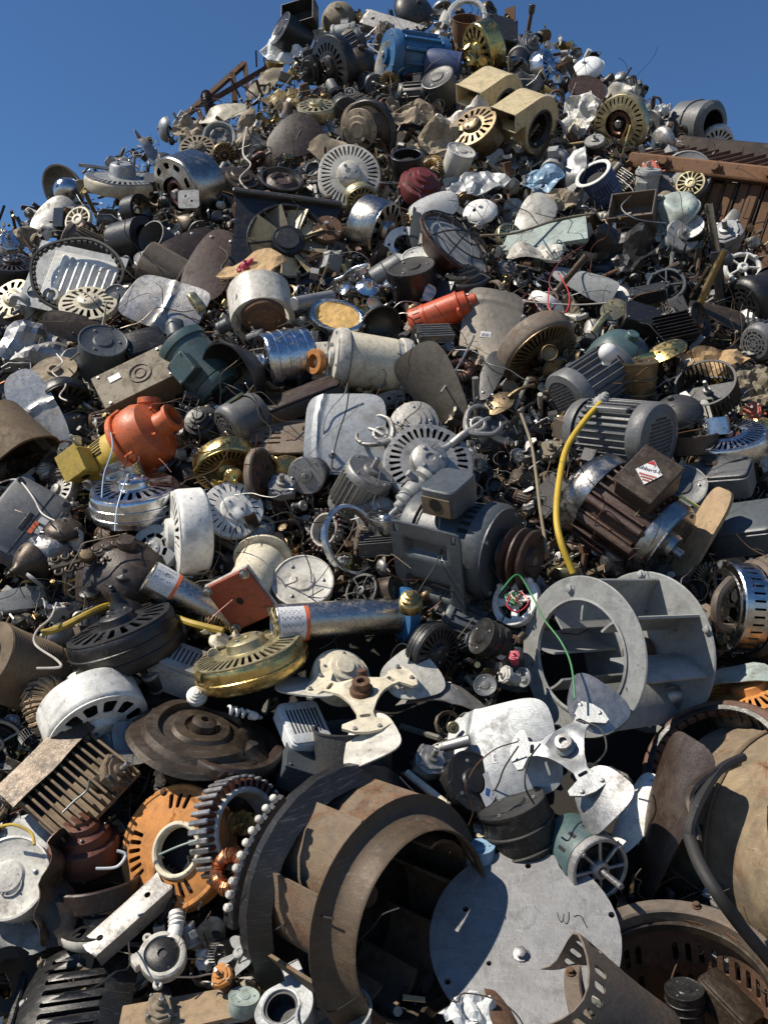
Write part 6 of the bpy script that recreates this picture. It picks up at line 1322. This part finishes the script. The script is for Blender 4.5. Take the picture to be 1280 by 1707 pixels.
cable([(735, 855), (737, 880), (735, 905), (737, 935)], .0025, 'chrome', 'thin pull chain hanging beside the slate motor', 'chain', off=.16)
cable([(0, 1378), (25, 1375), (52, 1388), (58, 1408)], .005, 'cableyellow', 'yellow and grey wire end at the lower left edge', 'wire', off=.16)
cable([(105, 1355), (125, 1335), (145, 1318), (150, 1300)], .0035, 'teal', 'short green wire on the dirty finned block', 'wire', off=.2)
cable([(160, 1448), (195, 1445), (210, 1425), (195, 1418)], .0045, 'plastic', 'bent white wire left of the rusty orange end plate', 'wire', off=.14)
cable([(265, 1425), (300, 1410), (330, 1400)], .003, 'palegreen', 'pair of thin pale wires crossing the rusty orange end plate', 'wire', off=.24)
cable([(350, 400), (380, 425), (370, 450), (400, 470)], .006, 'rubber', 'black cable beside the tan bladed radiator fan', off=.12)
cable([(1035, 300), (1055, 320), (1035, 345), (1060, 365), (1110, 372)], .004, 'steel', 'bent grey wire on the rusty open box', 'wire', off=.14)
cable([(790, 560), (770, 600), (735, 655)], .006, 'steel', 'thin straight rod leaning behind the cream flanged motor', 'rod', off=.08)
cable([(900, 1240, .2), (880, 1270, .2), (875, 1310, .2), (890, 1340, .14)], .003, 'rubber', 'thin black wire hanging from the hub of the silver three bladed fan', 'wire')
cable([(960, 1200, .2), (1000, 1215, .22), (1010, 1250, .22), (990, 1275, .18)], .0035, 'rubber', 'black wire arched over the upper blade of the silver fan', 'wire')
# taped cable bundle on the dusty tank
for k in range(5):
    cable([(1238 - k * 3, 1262 + k * 3, .3), (1200 - k * 9, 1282 + k * 5, .34), (1168 - k * 7, 1330, .36), (1150 + k * 2, 1375, .36), (1150 + k * 4, 1405, .36)], .0085 - .001 * (k % 3), ('rubber', 'blackmetal', 'rubber', 'bronze', 'rubber')[k], ('outermost, nearest the rusty ring', 'second from the rusty ring', 'middle one', 'fourth, close to the tape', 'innermost and brownest')[k] + ' of the stiff cables on the dusty tank', off=.3)
cable([(1148, 1395, .36), (1165, 1440, .38), (1195, 1490, .38), (1235, 1545, .34), (1290, 1610, .28)], .0105, 'rubber', 'thick taped black cable running down across the dusty tank', off=.34, n=12)

# ------------------------------------------------------------ smaller scrap, one object each, between the big pieces
near = [(x, y, r, l) for x, y, r, l, c in HEROES]
SMALL = [
 ('motor housing', 'fan_housing', fanmotor, [dict(m=q, n=18, hub=h, h=hh) for q, h, hh in (('dullalu', .3, .5), ('black', .4, .6), ('antique', None, .5), ('white', .4, .6), ('bronze', .3, .5), ('palebrass', None, .6))]),
 ('motor', 'small_motor', motor, [dict(m=q, fins=f, box_=b, cover=c, feet=None, L=2.6, m2=m2) for q, f, b, c, m2 in (('darkgrey', 14, 90, 'plain', None), ('black', 0, None, 'plain', 'dullalu'), ('rustgrey', 16, None, 'plain', 'rust'), ('lightgrey', 0, 90, 'plain', None), ('slate', 16, None, 'plain', None))]),
 ('blade', 'fan_blade', blade, [dict(m=q, rib=.04 * (i % 2), rivets=2 * (i % 2), seed=i, crease=.2 * (i % 3)) for i, q in enumerate(('dullalu', 'steel', 'offwhite', 'bronze', 'alu', 'cream', 'white'))]),
 ('gear motor', 'gear_motor', gearmotor, [dict(m=q, m2=r, v=i) for i, (q, r) in enumerate((('dullalu', 'darkgrey'), ('rust', 'bronze'), ('blackmetal', 'black'), ('steel', 'rustgrey'), ('khaki', 'darkgrey'), ('darkgrey', 'dullalu')))]),
 ('bracket', 'bracket', bracket, [dict(m=q) for q in ('steel', 'rust', 'galv', 'blackmetal', 'offwhite')]),
 ('bell cup', 'bell_cup', turned, [dict(kind=k, m=q, h=h) for k, q, h in (('bell', 'bronze', .7), ('bell', 'brass', .7), ('dome', 'steel', .6), ('bowl', 'darkgrey', .7), ('stepped', 'dullalu', .5), ('stepped', 'rust', .5), ('tub', 'black', .6), ('canister', 'slate', .9), ('sheave', 'bronze', 1), ('wheelrim', 'galv', 1), ('dish', 'antique', 1))]),
 ('torn panel', 'torn_panel', scrap, [dict(m=q, amp=.3 + .1 * (i % 3), name='panel', holes=i % 3) for i, q in enumerate(('dullalu', 'dusty', 'white', 'cream', 'rustgrey', 'offwhite', 'khaki', 'galv', 'dusty', 'white'))]),
 ('end bell', 'end_bell', endbell, [dict(m=q, n=k, shaft=s) for q, k, s in (('dullalu', 5, .6), ('blackmetal', 6, 0), ('rustgrey', 4, .5), ('lightgrey', 6, 0))]),
 ('winding', 'copper_winding', coil, [dict(m='copperdark', n=30), dict(m='straw', n=30)]),
 ('heat sink', 'heat_sink', heatsink, [dict(m='blackmetal', n=7), dict(m='dullalu', n=8), dict(m='mudbrown', n=7)]),
 ('pipe', 'pipe', pipe, [dict(m='steel', r=.14), dict(m='blackmetal', r=.12, cap='dullalu'), dict(m='brass', r=.1), dict(m='offwhite', r=.16)]),
 ('light kit', 'light_kit', socketkit, [dict(m='antique', n=3), dict(m='brass', n=4), dict(m='dullalu', n=3)]),
 ('fan arm', 'fan_arm', fanarm, [dict(m='antique'), dict(m='brass'), dict(m='blackmetal', ornate=True), dict(m='dullalu')]),
 ('channel', 'steel_channel', channel, [dict(m='galv'), dict(m='rust'), dict(m='blackmetal'), dict(m='offwhite')]),
 ('blower wheel', 'blower_wheel', cage, [dict(m='darkgrey', n=24), dict(m='dullalu', n=24)]),
 ('junction box', 'junction_box', jbox, [dict(m='darkgrey'), dict(m='rustgrey'), dict(m='lightgrey'), dict(m='black')]),
]
WTS = [6, 9, 11, 12, 9, 15, 22, 6, 4, 4, 4, 4, 4, 5, 2, 5]
CNAME = {'dullalu': 'dull silver', 'alu': 'bright silver', 'antique': 'dark brass', 'bronze': 'dark brown', 'palebrass': 'pale brass', 'darkgrey': 'dark grey', 'rustgrey': 'rust stained', 'lightgrey': 'light grey', 'blackmetal': 'black metal', 'offwhite': 'off white', 'dusty': 'dusty tan', 'slate': 'slate grey', 'steel': 'steel grey', 'copperdark': 'dark copper', 'straw': 'straw coloured', 'mudbrown': 'mud brown', 'galv': 'zinc grey', 'rust': 'rusty', 'khaki': 'khaki'}
random.seed(11)
cache = {}
placed = []
used = set(l for *_, l, c in HEROES)
def kind_of(i, j):
    if (i, j) not in cache:
        t = Thing(.05, i * 13 + j); SMALL[i][2](t, **SMALL[i][3][j]); cache[i, j] = t
    return cache[i, j]
ORD = ['small', 'second', 'third']
def where(px, py):
    q = sorted(near, key=lambda h: math.hypot(h[0] - px, h[1] - py) - h[2] * .6)[:4]
    out = []
    for x, y, r, l in q:
        dx, dy = px - x, py - y
        rel = ('above' if dy < 0 else 'below') if abs(dy) > abs(dx) * 1.6 else (('up ' if dy < 0 else 'down ') if abs(dy) > abs(dx) * .6 else '') + ('left of' if dx < 0 else 'right of')
        if math.hypot(dx, dy) < r * .7: rel = 'half under'
        out.append(rel + ' the ' + short(l))
    return out
def short(l):
    w = []
    for q in l.split():
        if q in ('with', 'on', 'in', 'above', 'below', 'lying', 'facing', 'under', 'at', 'behind', 'beside', 'near', 'standing', 'leaning', 'half', 'between', 'and', 'over', 'seen', 'sticking', 'poking', 'wedged', 'hanging', 'of', 'left', 'right', 'resting', 'propped', 'tipped', 'open', 'lit', 'just', 'whose', 'laid', 'at', 'along', 'next', 'across', 'against', 'showing', 'turned', 'by') and len(w) > 1: break
        w.append(q)
    return ' '.join(w[:6])
def scatter(n, R0, R1, off0, off1, clear, gap):
    made = tries = 0
    while made < n and tries < n * 60:
        tries += 1
        px, py = rnd(-15, 1295), rnd(5, 1720)
        t = depth(px, py); p = EYE + ray(px, py) * t
        if abs(p.z - heap(p.x, p.y)) > .05 or p.y > 5.6 or depth_q(px, py - 30) is None: continue
        R = rnd(R0, R1) * (.55 + .75 * py / 1707)
        if any(math.hypot(px - x, py - y) < r * (1.0 if r > 120 else clear) for x, y, r, l in near): continue
        if any(math.hypot(px - x, py - y) < (r + R) * gap for x, y, r in placed): continue
        i = random.choices(range(len(SMALL)), WTS)[0]; j = random.randrange(len(SMALL[i][3]))
        opts = SMALL[i][3][j]; th = kind_of(i, j)
        nm = SMALL[i][0] if SMALL[i][0] != 'bell cup' else {'bell': 'bell cup', 'dome': 'domed cap', 'bowl': 'open bowl', 'stepped': 'stepped cap', 'tub': 'open tub', 'canister': 'canister', 'sheave': 'pulley', 'wheelrim': 'wheel rim', 'dish': 'dished plate'}[opts['kind']]
        cn = CNAME.get(opts.get('m'), opts.get('m', 'grey'))
        wh = where(px, py); lab = None
        for wq in wh[:3]:
            c = 'small %s %s %s' % (cn, nm, wq)
            if c not in used and len(c.split()) <= 16: lab = c; break
        if not lab: continue
        used.add(lab)
        M = pose(px, py, R, rnd(0, 360), random.choice((rnd(-10, 50), rnd(30, 85))), rnd(0, 360), 0)
        M = Matrix.Translation(ray(px, py) * -rnd(off0, off1)) @ M
        put(th, plain(nm), lab, nm, M, nm + 's among the scrap')
        placed.append((px, py, R)); made += 1
    return made
DG = {}
def depth_q(px, py):
    k = (int(px // 20), int(py // 20))
    if k not in DG:
        t = depth(k[0] * 20 + 10, k[1] * 20 + 10); p = EYE + ray(k[0] * 20 + 10, k[1] * 20 + 10) * t
        DG[k] = t if abs(p.z - heap(p.x, p.y)) < .08 else None
    return DG[k]
n0 = scatter(200, 28, 48, -.17, -.10, .42, .5)
n1 = scatter(300, 20, 42, -.08, -.01, .6, .5)
n2 = scatter(520, 8, 21, -.06, .03, .66, .46)

# ------------------------------------------------------------ uncountable small bits filling the gaps
def bits(n, mats, seed, name, lo=-.22, hi=-.08, s0=.012, s1=.05):
    random.seed(seed); G = []
    def one():
        k = random.random(); s = rnd(s0, s1)
        if k < .3: g = box(s * rnd(.6, 2), s * rnd(.4, 1), s * rnd(.1, .5), s * .05)
        elif k < .5: g = cyl(s * rnd(.2, .6), 0, s * rnd(.3, 1.6), 9)
        elif k < .62: g = torus(s * .7, s * .16, 12, 5)
        elif k < .8: g = tube([(rnd(-1, 1) * s * 1.6, rnd(-1, 1) * s * 1.6, rnd(-1, 1) * s) for _ in range(4)], s * rnd(.05, .1), 5, 4)
        else: g = tube([(0, 0, -s * 2), (0, 0, s * 2)], s * rnd(.08, .22), 7)
        return g
    lib = [one() for _ in range(60)]
    me_parts = []
    for _ in range(n):
        px, py = rnd(-60, 1340), rnd(-10, 1790)
        t = depth_q(px, py)
        if t is None or depth_q(px, py - 24) is None: continue
        if any((px - x) ** 2 + (py - y) ** 2 < r * r for x, y, r in BIG): continue
        p = EYE + ray(px, py) * (t - rnd(lo, hi))
        sc = rnd(.7, 1.25)
        g = tf(random.choice(lib), tuple(p), (rnd(0, 360), rnd(0, 360), rnd(0, 360)), sc)
        G.append(g)
    V, Fc = join(*G)
    me = bpy.data.meshes.new(name); me.from_pydata([tuple(v) for v in V], [], Fc); me.update(); me.shade_smooth(); me.set_sharp_from_angle(angle=rad(38))
    for q in mats: me.materials.append(mat(q))
    ix = np.zeros(len(Fc), dtype=np.int32); o = 0; per = []
    for k, g in enumerate(G): ix[o:o + len(g[1])] = random.randrange(len(mats)); o += len(g[1])
    me.polygons.foreach_set('material_index', ix)
    ob = link(bpy.data.objects.new(name, me)); ob['kind'] = 'stuff'; ob['label'] = 'loose small scrap bits filling the gaps of the heap'; ob['category'] = 'scrap bits'
    return ob
BIG = [(x, y, r * .95) for x, y, r, l, c in HEROES if r > 80]
bits(15000, ['blackmetal', 'bronze', 'rust', 'darkgrey', 'dullalu', 'steel', 'black', 'khaki', 'redbrown', 'offwhite', 'brass', 'mudbrown'], 3, 'scrap_bits')
bits(14000, ['dusty', 'rust', 'dullalu', 'khaki', 'bronze', 'copper', 'cream', 'steel', 'mudbrown', 'darkgrey'], 8, 'fine_scrap', -.16, -.03, .003, .013)
# the ragged edge of small pieces against the sky
def skyline(n):
    made = 0
    for q in range(n * 6):
        if made >= n: break
        px = rnd(10, 1075); py = -10
        while py < 500 and depth_q(px, py) is None: py += 20
        if py < 5 or px < 455: continue
        py += rnd(-2, 28); R = rnd(8, 17)
        if any(math.hypot(px - x, py - y) < r * .62 for x, y, r, l in near): continue
        i = random.choices(range(len(SMALL)), WTS)[0]; j = random.randrange(len(SMALL[i][3]))
        nm = SMALL[i][0] if SMALL[i][0] != 'bell cup' else 'cup'; o = SMALL[i][3][j]
        cn = CNAME.get(o.get('m'), o.get('m', 'grey')); lab = None
        for wq in where(px, py):
            c = 'little %s %s on the skyline %s' % (cn, nm, wq)
            if c not in used and len(c.split()) <= 16: lab = c; break
        if not lab: continue
        used.add(lab); put(kind_of(i, j), plain(nm), lab, nm, pose(px, py, R, rnd(0, 360), rnd(-10, 70), rnd(0, 360), .3), nm + 's among the scrap'); made += 1
    return made
n3 = skyline(60)
# loose wire and strapping, too much to count
def strands(n):
    random.seed(21); G = []; ms = ['rubber', 'khaki', 'copperdark', 'steel', 'bronze', 'rubber', 'black', 'rust']; ix = []
    for k in range(n):
        px, py = rnd(0, 1280), rnd(20, 1707)
        if depth_q(px, py - 30) is None or any((px - x) ** 2 + (py - y) ** 2 < r * r for x, y, r in BIG): continue
        p = EYE + ray(px, py) * (depth_q(px, py) + rnd(-.06, .1)); d = Vector((rnd(-1, 1), rnd(-.5, .5), rnd(-.8, .8))).normalized(); pts = [p]
        for _ in range(random.randint(3, 7)):
            d = (d + Vector((rnd(-1, 1), rnd(-.6, .6), rnd(-1, 1))) * .7).normalized(); p = p + d * rnd(.02, .07); pts.append(p)
        g = tube(pts, rnd(.0007, .0019), 5, 4); G.append(g); ix += [random.randrange(len(ms))] * len(g[1])
    V, Fc = join(*G); me = mesh('loose_wire', (V, Fc), ms); me.polygons.foreach_set('material_index', np.array(ix, dtype=np.int32))
    o = link(bpy.data.objects.new('loose_wire', me)); o['kind'] = 'stuff'; o['label'] = 'tangle of loose thin wire strands spread through the heap'; o['category'] = 'wire tangle'
strands(1300)
print('TRIS', sum(len(p.vertices) - 2 for m in bpy.data.meshes for p in m.polygons))
print('heroes', len(HEROES), 'small', n1, n2, 'objects', len(SC.objects))
